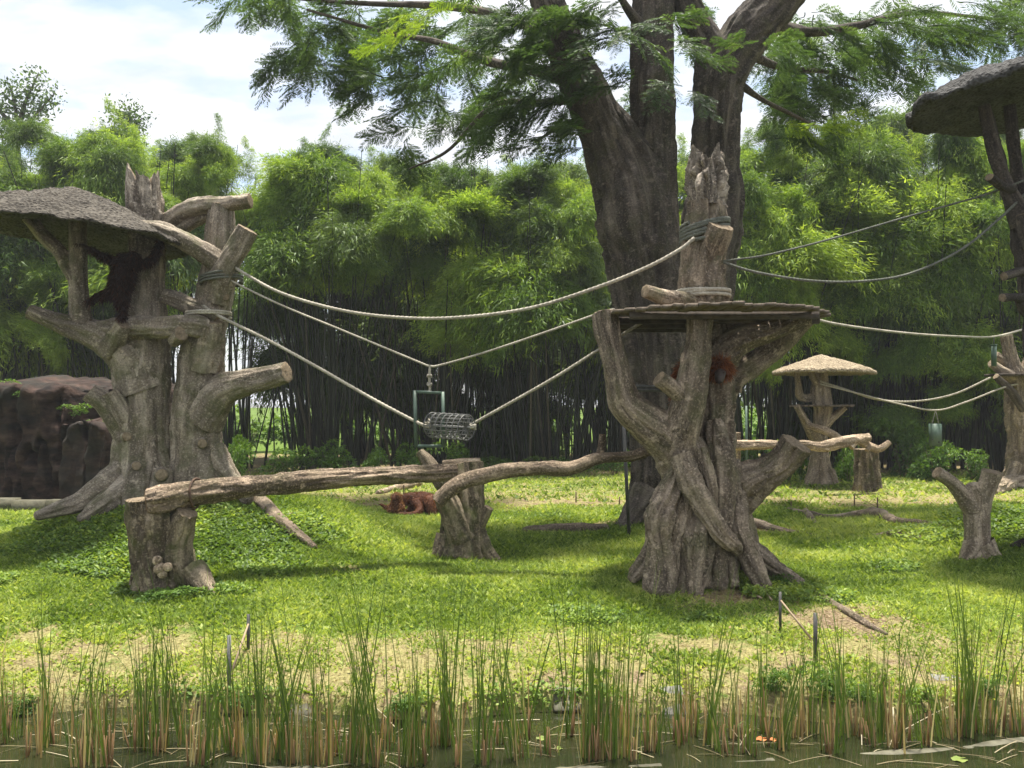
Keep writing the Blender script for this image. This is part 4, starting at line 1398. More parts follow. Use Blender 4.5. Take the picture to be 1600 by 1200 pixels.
limb('branch', [(1640, 440, 12.9, 12), (1600, 425, 12.6, 8), (1568, 432, 12.4, 6)], DK, DT)
limb('branch', [(1640, 480, 12.9, 12), (1598, 465, 12.6, 7), (1566, 465, 12.4, 6)], DK, DT)
limb('branch', [(1640, 500, 12.9, 12), (1605, 490, 12.7, 8), (1592, 462, 12.6, 7)], DK, DT)
roof_mesh(MB(), P(1606, 143, 13.0), 1.78, 1.7, .50, .12, tilt=(.08, 0), seed=11, rough=.075, droop=.05).build('roof', M['thatch_dark'], DT)

# ------------------------------------------------------------------ ropes, swing frame, barrel cage, feeders
r1 = rope('thick pale rope sagging from the twin-trunk tree up to the broken post', [(352, 408, 14.35), (370, 420, 14.2), (440, 458, 13.9), (540, 486, 13.5), (640, 497, 13.1), (730, 495, 12.8), (830, 481, 12.5), (930, 450, 12.2), (1010, 418, 11.95), (1062, 390, 11.85), (1085, 372, 11.83)], 2.7)
cw = P(1101, 360, 12.2)
rope_geo(MB(), coil_pts(cw + [0, 0, -.16], .36, .36, 5.0, .30, tilt=(.22, 0), a0=math.pi * 1.2), .032).build('coil', M['rope_green'], r1)
cw = P(1098, 462, 12.2)
cl = rope_geo(MB(), coil_pts(cw + [0, 0, -.03], .40, .40, 3.0, .09, a0=1.0), .03).build('rope_coil', M['rope'], loc=cw)
tag(cl, 'pale rope coiled around the broken post just above the plank deck', 'rope')
r2 = rope('thin pale rope dipping to the green swing frame and rising to the plank deck', [(350, 430, 14.35), (366, 441, 14.2), (440, 477, 13.9), (520, 510, 13.6), (600, 543, 13.2), (655, 566, 13.0), (672, 572, 12.95), (690, 570, 12.9), (760, 550, 12.6), (850, 520, 12.2), (935, 490, 11.8), (960, 483, 11.6)], 1.7)
r3a = rope('rope slanting from the twin-trunk tree down to the barrel cage', [(318, 478, 14.25), (345, 495, 14.1), (420, 532, 13.8), (500, 576, 13.5), (580, 622, 13.2), (650, 659, 12.95), (672, 668, 12.9)], 2.5)
r3b = rope('rope slanting from the barrel cage up behind the deck tower limb', [(730, 668, 12.9), (748, 657, 12.85), (800, 628, 12.6), (870, 588, 12.3), (935, 547, 12.1), (1000, 506, 12.05), (1075, 468, 12.15)], 2.5)
r4 = rope('straight dark rope from the broken post up to the dark roofed tower', [(1130, 408, 12.05), (1200, 398, 12.1), (1300, 373, 12.3), (1420, 338, 12.6), (1540, 304, 12.8), (1610, 278, 12.95)], 1.6, 'rope_green')
r5 = rope('thick slack rope curving from the broken post to the dark roofed tower', [(1130, 410, 12.0), (1180, 425, 12.0), (1260, 438, 12.1), (1340, 440, 12.2), (1420, 428, 12.4), (1500, 391, 12.6), (1560, 343, 12.8), (1605, 300, 12.95)], 2.1, 'rope_green')
r6 = rope('pale rope stretching from the plank deck past the hanging green tube', [(1262, 492, 12.1), (1290, 503, 12.3), (1350, 513, 13), (1430, 522, 14), (1500, 526, 15), (1554, 526, 15.8), (1610, 511, 16.6), (1700, 480, 18)], 1.9)
r7 = rope('upper slack rope between the hut tower and the distant fluted tower', [(1282, 596, dh - .3), (1320, 608, dh - .3), (1370, 624, dh - .5), (1430, 627, dh - .8), (1490, 616, dh - 1.2), (1548, 590, dr - 1.2)], 1.5)
r8 = rope('lower rope from the hut tower bearing the green box feeder', [(1282, 600, dh - .3), (1330, 612, dh - .4), (1400, 630, dh - .7), (1462, 641, dh - 1.0), (1510, 628, dh - 1.2), (1566, 606, dr - 1.0), (1590, 600, dr - .3)], 1.4)

# binding on the twin-trunk tree
rope_geo(MB(), coil_pts(P(346, 440, 14.45) + np.array([0, 0, -.05]), .36, .42, 3.0, .16, tilt=(.15, 0)), .022).build('coil', M['rope_green'], r1)
rope_geo(MB(), coil_pts(P(326, 497, 14.4) + np.array([0, 0, .02]), .38, .40, 2.5, .10), .024).build('coil', M['rope'], r3a)

# swing frame
sw0, dsw = P(672, 612, 12.95), 12.95
SWG = thing('swing_frame', 'empty green metal rectangle hanging from the thin rope by a knotted cord', 'swing', P(672, 697, dsw))


def bar(name, a, b, w, parent, mat):
    a, b = np.asarray(a), np.asarray(b)
    c = (a + b) / 2
    v = b - a
    L = np.linalg.norm(v)
    z = v / L
    y = np.array([0, 1.0, 0])
    x = np.cross(y, z)
    return MB().add(box_verts(*c, w, w, L, rot=np.stack([x, y, z], 1)), Q=BOXQ).build(name, mat, parent, smooth=False)


GM = M['green_metal']
A, B_, C_, D_ = P(648, 612, dsw), P(692, 614, dsw), P(650, 697, dsw), P(693, 697, dsw)
bar('side_bar', C_ - [0, 0, .02], A + np.array([0, 0, .02]), .052, SWG, GM)
bar('side_bar', D_ - [0, 0, .02], B_ + np.array([0, 0, .02]), .052, SWG, GM)
bar('top_bar', A + np.array([.028, 0, 0]), B_ - [.028, 0, 0], .048, SWG, GM)
bar('bottom_bar', C_ + np.array([.028, 0, 0]), D_ - [.028, 0, 0], .048, SWG, GM)
rope_geo(MB(), [P(672, 570, dsw), P(671, 590, dsw), P(672, 613, dsw)], .022).build('cord', M['rope'], SWG)
for py in (589, 601):
    rope_geo(MB(), coil_pts(P(671, py, dsw), .03, .03, 1.6, .03), .018).build('knot', M['rope'], SWG)

# barrel cage
BC = thing('barrel_cage', 'grey wire barrel cage strung on the rope beside the swing frame', 'cage', P(703, 690, 12.9))
ca_, cb_ = P(676, 664, 13.0), P(729, 668, 12.55)
ax = cb_ - ca_
Lc = np.linalg.norm(ax)
ax = ax / Lc
e1 = np.cross(ax, [0, 0, 1.0])
e1 /= np.linalg.norm(e1)
e2 = np.cross(e1, ax)
RC = .205
for k in range(7):
    c = ca_ + ax * Lc * k / 6
    m = MB()
    th = np.linspace(0, 2 * math.pi, 33)
    pts = [[*(c + RC * (math.cos(a) * e1 + math.sin(a) * e2)), .0095] for a in th]
    tube(m, pts, nu=6, step=.03, ridge=0, lump=0, cap1='open').build('hoop', M['grey_metal'], BC)
for k in range(18):
    a = k / 18 * 2 * math.pi
    o = RC * .985 * (math.cos(a) * e1 + math.sin(a) * e2)
    rod(MB(), ca_ + o, cb_ + o, .007, 6).build('slat', M['grey_metal'], BC)
for c in (ca_, cb_):
    for k in range(18):
        a = k / 18 * 2 * math.pi
        o = RC * (math.cos(a) * e1 + math.sin(a) * e2)
        rod(MB(), c, c + o, .006, 5).build('end_spoke', M['grey_metal'], BC)
rod(MB(), ca_ - ax * .12, cb_ + ax * .14, .017, 8).build('axle', M['grey_metal'], BC)
for c, s_ in ((ca_ - ax * .12, 1), (cb_ + ax * .14, 1)):
    rope_geo(MB(), coil_pts(c, .035, .035, 2.2, .05), .018).build('knot', M['rope'], BC)

# box feeder and tube feeder
df = dh - 1.0
BF = thing('box_feeder', 'green box feeder with dark holes hanging on two cords from the lower rope', 'feeder', P(1462, 697, df))
fa, fb = P(1454, 662, df), P(1469, 697, df)
MB().add(box_verts((fa[0] + fb[0]) / 2, df, (fa[2] + fb[2]) / 2, fb[0] - fa[0], .24, fa[2] - fb[2]), Q=BOXQ).build('box', M['green_metal'], BF, smooth=False)
for px, py in ((1457, 687), (1467, 691)):
    c = P(px, py, df - .118)
    rod(MB(), c, c - [0, .006, 0], .028, 12).build('hole', M['eye'], BF)
for px in (1456, 1467):
    rod(MB(), P(px, 663, df), P(1462, 641, df), .010, 6).build('cord', M['rope'], BF)
TF = thing('tube_feeder', 'slim green tube hanging from the pale rope by the distant tower', 'feeder', P(1553, 590, 15.8))
rod(MB(), P(1553, 572, 15.8), P(1553, 540, 15.8), .05, 14).build('tube', GM, TF)
rod(MB(), P(1553, 541, 15.8), P(1553, 526, 15.8), .012, 6).build('cord', M['rope_green'], TF)
rod(MB(), P(1553, 540.5, 15.8), P(1553, 538.5, 15.8), .056, 14).build('cap', GM, TF)

# ------------------------------------------------------------------ rock wall at the left


def rock(name, px0, px1, py0, py1, d, depth, seed, parent, rough=.22):
    a, b = P(px0, py1, d), P(px1, py0, d)
    nx, nz = 90, 70
    # a rounded block: front, sides and top as one displaced grid shell
    u = np.linspace(0, 1, nx)
    t = np.linspace(0, 1, nz)
    U, T = np.meshgrid(u, t)
    ex = np.clip(np.minimum(U, 1 - U) / .07, 0, 1)
    ez = np.clip((1 - T) / .07, 0, 1)
    front = np.sqrt(np.clip(1 - (1 - ex) ** 2, 0, 1)) * np.sqrt(np.clip(1 - (1 - ez) ** 2, 0, 1))
    X = a[0] + (b[0] - a[0]) * U
    Z = a[2] - .4 + (b[2] - a[2] + .4) * T
    Y = d + depth * (1 - front)
    V = np.stack([X, Y, Z], -1)
    n1 = fbm(V * np.array([1.1, 1.1, .7]) + seed, 4, seed) - .5
    n2 = 1 - np.abs(2 * fbm(V * np.array([1.9, 1, .6]) + seed * 2, 3, seed + 5) - 1)
    n3 = fbm(V * np.array([6, 6, 3.0]) + seed, 3, seed + 8) - .5
    n4 = np.abs(2 * fbm(V * np.array([2.6, 1, .35]) + seed * 3, 3, seed + 6) - 1)
    V[..., 1] -= (n1 * rough * 2.4 + (n2 - .6) * rough * 1.2 + n3 * rough * .55 - np.exp(-(n4 / .07) ** 2) * rough * 1.6)
    V[..., 0] += (fbm(V * 1.6 + 9, 3, seed + 2) - .5) * rough * 1.1
    V[..., 2] += (fbm(V * np.array([1.2, 1, 1]) + 3, 4, seed + 3) - .5) * rough * 3.2 * T ** 2
    i, j = np.meshgrid(np.arange(nz - 1), np.arange(nx - 1), indexing='ij')
    k = i * nx + j
    mb = MB().add(V.reshape(-1, 3), Q=np.stack([k, k + 1, k + nx + 1, k + nx], -1).reshape(-1, 4))
    top = V[-1]
    n0 = len(top)
    back = top + [0, depth * 1.6, .25]
    bot = back * [1, 1, 0] + [0, 0, a[2] - .5]
    kk = np.arange(n0 - 1)
    mb.add(np.vstack([top, back, bot]), Q=np.vstack([np.stack([kk, kk + 1, kk + 1 + n0, kk + n0], -1), np.stack([kk + n0, kk + n0 + 1, kk + 1 + 2 * n0, kk + 2 * n0], -1)]))
    return mb.build(name, M['rock'], parent)


RW = thing('rock_wall', 'dark red brown artificial rock wall below the bamboo', 'rock wall', (*P(70, 775, 20.5)[:2], 0.2))
rock('rock_face', -200, 108, 606, 790, 20.8, 1.2, 2, RW, .30)
rock('rock_face', 84, 172, 655, 790, 20.2, 1.3, 3, RW, .24)
rock('rock_face', 150, 235, 668, 790, 20.6, 1.2, 4, RW, .24)
rock('rock_face', 70, 260, 612, 780, 22.4, 1.0, 5, RW, .28)
kb = MB()
a, b = P(-80, 778, 19.7), P(180, 772, 19.7)
kz = gz(-13, 19.7)
for k in range(5):
    x0 = a[0] + (b[0] - a[0]) * k / 5
    x1 = a[0] + (b[0] - a[0]) * (k + 1) / 5 - .02
    MB().add(box_verts((x0 + x1) / 2, 19.75 + .05 * math.sin(k * 2), gz((x0 + x1) / 2, 19.75) + .10, x1 - x0, .35, .36), Q=BOXQ).build('kerb_stone', M['wet_concrete'], RW, smooth=False)


# ------------------------------------------------------------------ shrubs at the forest edge and on the bank
def bush_mesh(seed, n=1300, leafL=.16):
    r = np.random.default_rng(seed)
    mb = MB()
    lobes = r.normal(0, .42, (9, 3)) * [1, .8, .55] + [0, 0, .55]
    which = r.integers(0, 9, n)
    dv = unit(r.normal(size=(n, 3)))
    dv[:, 2] = np.abs(dv[:, 2]) * .9 - .15
    B = lobes[which] + dv * (r.uniform(.55, 1, n) ** .5 * .42)[:, None]
    B[:, 2] = np.abs(B[:, 2])
    D = unit(dv + r.normal(0, .5, (n, 3)) + [0, 0, -.15])
    L = r.uniform(.6, 1.25, n) * leafL
    up = np.tile([0, 0, 1.0], (n, 1)) + r.normal(0, .4, (n, 3))
    sd_ = unit(np.cross(D, up))
    W = L * .42
    mid = B + D * (L * .45)[:, None]
    V = np.stack([B, mid - sd_ * W[:, None] / 2, B + D * L[:, None] - [0, 0, .03], mid + sd_ * W[:, None] / 2], 1).reshape(-1, 3)
    k = np.arange(n)[:, None] * 4
    hue = np.clip(r.normal(.45, .18, n) + (B[:, 2] - .5) * .35, 0, 1)
    mb.add(V, T=np.concatenate([k + [0, 1, 2], k + [0, 2, 3]]), rnd=np.repeat(hue, 4))
    return mb.mesh('bush_foliage', M['bush_leaf'], smooth=False)


BUSH = [bush_mesh(600 + i) for i in range(4)]
STEM = MB()
for k in range(7):
    a = k * .9
    rod(STEM, [0, 0, -.1], [math.cos(a) * .35, math.sin(a) * .3, .75], .018, 5, .006)
STEM_ME = STEM.mesh('bush_stems', M['stump'])


def bush(px, py, sx, sz, label, group='shrubs along the forest edge', d=None):
    w = G(px, py)
    t = thing('bush', label, 'shrub', w - np.array([0, 0, .03]), group)
    s = sx * w[1] / F
    for me, nm in ((BUSH[int(rng.integers(4))], 'foliage'), (STEM_ME, 'stems')):
        o = bpy.data.objects.new(nm, me)
        COL.objects.link(o)
        o.parent = t
        o.scale = (s, s * .8, sz * w[1] / F)
        o.rotation_euler = (0, 0, rng.uniform(-.6, .6))
    return t


for (px, py, sx, sz, lb) in (
        (372, 757, 34, 70, 'dense dark leafy shrub beside the foot of the twin-trunk tree'),
        (452, 748, 42, 42, 'low shrub at the foot of the fan of leaning culms'),
        (520, 746, 44, 48, 'broad low shrub just past the leaning bamboo culms'),
        (585, 747, 34, 44, 'fresh green shrub seen just over the long log'),
        (645, 746, 34, 44, 'bright leafy shrub behind the swing frame'),
        (705, 745, 40, 42, 'leafy shrub below the barrel cage'),
        (775, 742, 40, 26, 'low straggly shrub past the mid-lawn stump'),
        (860, 741, 46, 22, 'flat weedy shrub behind the crooked log'),
        (960, 742, 36, 30, 'small shrub behind the metal pole'),
        (1165, 742, 30, 44, 'shrub peeping between the deck tower and the pale beam'),
        (1232, 752, 38, 52, 'shrub crowding the foot of the hut tower'),
        (1325, 752, 26, 50, 'green shrub between the hut tower and the thick beam post'),
        (1410, 745, 44, 70, 'tall shrub just past the thick beam post'),
        (1462, 750, 42, 62, 'shrub directly under the box feeder'),
        (1520, 752, 36, 40, 'shrub in front of the distant fluted tower'),
        (150, 745, 30, 60, 'dark shrub spilling over the rock wall')):
    bush(px, py, sx, sz, lb)
for (px, py, sx, sz, lb) in (
        (1215, 1085, 34, 40, 'leafy bank plant under the slanting bare root'),
        (1290, 1090, 40, 44, 'large leafy bank plant among the reeds'),
        (1345, 1095, 30, 28, 'low leafy plant trailing to the water past the large bank plant'),
        (28, 1112, 30, 22, 'trailing bank plant at the reedy end under the mound'),
        (370, 1110, 30, 24, 'trailing bank plant below the two grey stakes'),
        (640, 1112, 34, 26, 'small dark bank plant behind thick reeds'),
        (1545, 1090, 30, 30, 'bank plant beside the flat pale stone'),
        (1215, 915, 34, 24, 'dark ivy-like plant at the foot of the deck tower'),
        (1150, 890, 16, 30, 'small creeper between the roots of the deck tower'),
        (262, 935, 40, 16, 'low weeds around the foot of the mossy stump')):
    t = bush(px, py, sx, sz, lb, 'small plants on the bank and lawn')
    for o in t.children:
        if o.name.startswith('foliage'):
            pass

for (px, py, sx, lb) in ((40, 612, 26, 'dark fern-like shrub growing on top of the rock wall'), (112, 640, 24, 'small shrub rooted on the lower rock shoulder'), (150, 662, 22, 'shrub in the rock cleft behind the twin-trunk tree'), (-5, 604, 26, 'shrub at the shaded end of the rock top')):
    w = P(px, py, 21.2)
    t = thing('bush', lb, 'shrub', w - np.array([0, 0, .25]), 'shrubs on the rock wall')
    for me, nm in ((BUSH[int(rng.integers(4))], 'foliage'), (STEM_ME, 'stems')):
        o = bpy.data.objects.new(nm, me)
        COL.objects.link(o)
        o.parent = t
        k_ = sx * 21.2 / F
        o.scale = (k_ * 1.3, k_ * .9, k_ * .8)

for (x, y, sx, sz, lb) in ((-17.5, 45, 2.6, 2.2, 'dim undergrowth bush far behind the rock wall bamboo'), (-14.8, 44, 2.4, 1.7, 'dim undergrowth bush seen through the bright culm gap'), (-11.8, 45, 2.6, 2.0, 'dim undergrowth bush far behind the leaning culms'),
                           (-8.5, 44, 2.6, 1.9, 'dim undergrowth bush far behind the shrub by the long log'), (-5.2, 45, 2.6, 2.1, 'dim undergrowth bush far behind the swing frame'), (-1.8, 44, 2.6, 1.9, 'dim undergrowth bush far behind the barrel cage culms'),
                           (2.0, 45, 2.8, 2.2, 'dim undergrowth bush far behind the crooked log'), (8.0, 45, 2.8, 2.2, 'dim undergrowth bush far behind the deck tower'), (11.5, 44, 2.6, 2.6, 'dim undergrowth bush far behind the slim green post'),
                           (15.0, 45, 2.8, 2.2, 'dim undergrowth bush far behind the hut tower')):
    t = thing('bush', lb, 'shrub', (x, y, gz(x, y) - .05), 'undergrowth beyond the bamboo')
    for me, nm in ((BUSH[int(rng.integers(4))], 'foliage'), (STEM_ME, 'stems')):
        o = bpy.data.objects.new(nm, me)
        COL.objects.link(o)
        o.parent = t
        o.scale = (sx, sx * .7, sz)
        o.rotation_euler = (0, 0, rng.uniform(-.6, .6))

lit = MB()
n_ = 2600
lx, ly = visible_xy(n_, 8.2, 19)
keep_ = rng.random(n_) < np.clip(dryness(lx, ly) * 1.3, .12, 1)
lx, ly = lx[keep_], ly[keep_]
m_ = len(lx)
az_ = rng.uniform(0, 6.28, m_)
LL_ = rng.uniform(.03, .075, m_)
diamonds(lit, np.stack([lx, ly, terrain(lx, ly) + rng.uniform(.01, .05, m_)], -1), np.stack([np.cos(az_), np.sin(az_), rng.normal(0, .25, m_)], -1), LL_, LL_ * .4, rng.random(m_), up=np.tile([0, 0, 1.0], (m_, 1)) + rng.normal(0, .3, (m_, 3)))
M['litter'] = leaf('fallen_leaf', (.07, .04, .02), (.19, .115, .055), (.36, .25, .12), .15)
tag(lit.build('leaf_litter', M['litter'], smooth=False, kind='stuff'), 'brown fallen leaves scattered over soil and grass', 'leaf litter')

# ------------------------------------------------------------------ sparse trees against the sky


def sparse_tree(label, d, px, base_py, limbs, leaves, seed):
    r = np.random.default_rng(seed)
    x = (px - 800) / F * d
    t = thing('sparse_tree', label, 'tree', (x, d, gz(x, d) - .1), 'sparse trees beyond the bamboo')
    limb('trunk', [(px, 745, d, 12), (px + 3, 500, d, 10), (px, 300, d, 7), limbs[0][0]], M['tree_bark'], t, nu=8, step=.4, cap1='dome')
    tips = []
    for lb in limbs:
        limb('branch', lb, M['tree_bark'], t, nu=6, step=.25, cap1='dome')
        c, _ = spline([[*P(a, b, dd), rr] for a, b, dd, rr in lb], .1)
        tips.append(c[len(c) // 4:, :3])
    tips = np.vstack(tips)
    B = tips[r.integers(0, len(tips), leaves)] + r.normal(0, .38, (leaves, 3))
    mb = MB()
    L = r.uniform(.14, .30, leaves)
    diamonds(mb, B, r.normal(size=(leaves, 3)), L, L * .5, r.random(leaves))
    mb.build('crown', M['tree_leaf'], t, smooth=False)


sparse_tree('sparse small-leaved tree sticking out above the bamboo over the rock wall', 46, 30, 745,
            [[(25, 215, 46, 5), (38, 165, 46, 3), (60, 115, 46, 1)], [(28, 215, 46, 4), (5, 180, 46, 3), (-30, 140, 46, 1)], [(30, 210, 46, 4), (60, 175, 46, 2), (86, 145, 46, 1)], [(25, 215, 46, 4), (-20, 210, 46, 2), (-60, 190, 46, 1)], [(30, 200, 46, 3), (20, 150, 46, 2), (15, 130, 46, 1)]], 2600, 1)
sparse_tree('round-topped sparse tree showing above the bamboo behind the thatched roof', 46, 200, 745,
            [[(198, 230, 46, 4), (190, 190, 46, 2), (180, 172, 46, 1)], [(200, 230, 46, 4), (212, 195, 46, 2), (222, 185, 46, 1)], [(200, 230, 46, 3), (202, 185, 46, 2), (203, 168, 46, 1)]], 1100, 2)

# ------------------------------------------------------------------ orangutans


def body_mesh(name, chains, mat, parent, voxel=.022, smooth=6):
    mb = MB()
    for ch in chains:
        tube(mb, ch, nu=14, step=.03, ridge=0, lump=.06, cap0='dome', cap1='dome')
    tmp = mb.build('tmp_body', None)
    md = tmp.modifiers.new('r', 'REMESH')
    md.mode = 'VOXEL'
    md.voxel_size = voxel
    sm = tmp.modifiers.new('s', 'SMOOTH')
    sm.iterations = smooth
    sm.factor = .5
    dg = bpy.context.evaluated_depsgraph_get()
    me = bpy.data.meshes.new_from_object(tmp.evaluated_get(dg))
    old = tmp.data
    bpy.data.objects.remove(tmp)
    bpy.data.meshes.remove(old)
    nv = len(me.vertices)
    co = np.zeros(nv * 3)
    me.vertices.foreach_get('co', co)
    co = co.reshape(-1, 3)
    nm = np.zeros(nv * 3)
    me.vertices.foreach_get('normal', nm)
    nm = nm.reshape(-1, 3)
    loc = np.array(parent.location)
    me.vertices.foreach_set('co', (co - loc).astype(np.float32).ravel())
    me.name = name
    me.materials.clear()
    me.materials.append(mat)
    me.polygons.foreach_set('use_smooth', np.ones(len(me.polygons), bool))
    me.update()
    o = bpy.data.objects.new(name, me)
    COL.objects.link(o)
    o.parent = parent
    return o, co, nm


def hair(co, nm, n, L, mat, parent, avoid, drop=.8, seed=0):
    r = np.random.default_rng(seed)
    i = r.integers(0, len(co), n)
    B, N_ = co[i] + r.normal(0, .008, (n, 3)), nm[i]
    keep = np.ones(n, bool)
    for c, rad in avoid:
        keep &= np.linalg.norm(B - c, axis=1) > rad
    B, N_ = B[keep], N_[keep]
    m = len(B)
    D = unit(N_ * .75 + np.array([0, 0, -drop]) + r.normal(0, .22, (m, 3)))
    LL = r.uniform(.5, 1.2, m) * L
    mb = MB()
    s0 = unit(np.cross(D, r.normal(size=(m, 3))))
    W = .009
    V = np.stack([B - s0 * W, B + s0 * W, B + D * LL[:, None]], 1).reshape(-1, 3)
    mb.add(V, T=np.arange(3 * m).reshape(-1, 3), rnd=np.repeat(np.clip(r.normal(.5, .25, m), 0, 1), 3))
    return mb.build('hair', mat, parent, smooth=False, kind='stuff')


def fingers(hand, d, side, up, L=.11, r=.011, curl=.5):
    """five fingers from a palm"""
    d, side, up = (np.asarray(v, float) / np.linalg.norm(v) for v in (d, side, up))
    out = []
    for k in range(4):
        s = (k - 1.5) * .022
        ln = L * (1, 1.12, 1.08, .85)[k]
        b = hand + side * s
        out.append([[*(b - d * .02), r * 1.1], [*(b + d * ln * .5), r], [*(b + d * ln * .82 - up * ln * curl * .4), r * .9], [*(b + d * ln - up * ln * curl), r * .75]])
    b = hand + side * -.035 - d * .02
    out.append([[*b, r * 1.1], [*(b - side * .03 + d * .03), r], [*(b - side * .04 + d * .06 - up * .02), r * .8]])
    return out


def face(parent, c, fwd, up, s, mat_skin):
    """bare face: brow, muzzle, eyes, nostrils and mouth on the front of the head"""
    fwd = np.asarray(fwd, float) / np.linalg.norm(fwd)
    up = np.asarray(up, float)
    up = up - fwd * up.dot(fwd)
    up /= np.linalg.norm(up)
    rt = np.cross(fwd, up)
    mb = MB()
    tube(mb, [[*(c + fwd * .03 * s + up * .035 * s), .075 * s], [*(c + fwd * .085 * s + up * .005 * s), .07 * s], [*(c + fwd * .13 * s - up * .04 * s), .062 * s], [*(c + fwd * .155 * s - up * .06 * s), .045 * s]], nu=18, step=.012, ridge=0, lump=.04, cap0='dome', cap1='dome')
    tube(mb, [[*(c + fwd * .085 * s + up * .055 * s - rt * .06 * s), .02 * s], [*(c + fwd * .10 * s + up * .06 * s), .018 * s], [*(c + fwd * .085 * s + up * .055 * s + rt * .06 * s), .02 * s]], nu=10, step=.012, ridge=0, lump=0, cap0='dome', cap1='dome')
    fo = mb.build('face', mat_skin, parent)
    for sg in (-1, 1):
        m = MB()
        e = c + fwd * .108 * s + up * .035 * s + rt * sg * .034 * s
        tube(m, [[*(e - rt * .006 * s), .010 * s], [*(e + rt * .006 * s), .010 * s]], nu=8, step=.006, ridge=0, lump=0, cap0='dome', cap1='dome').build('eye', M['eye'], fo)
        m = MB()
        e = c + fwd * .168 * s - up * .022 * s + rt * sg * .014 * s
        tube(m, [[*e, .006 * s], [*(e + fwd * .006 * s), .006 * s]], nu=8, step=.004, ridge=0, lump=0, cap0='dome', cap1='dome').build('nostril', M['eye'], fo)
    m = MB()
    tube(m, [[*(c + fwd * .165 * s - up * .075 * s - rt * .04 * s), .005 * s], [*(c + fwd * .20 * s - up * .078 * s), .006 * s], [*(c + fwd * .165 * s - up * .075 * s + rt * .04 * s), .005 * s]], nu=6, step=.01, ridge=0, lump=0).build('mouth', M['eye'], fo)
    return fo


def ch(rows):
    return [[*P(px, py, d), r] for px, py, d, r in rows]


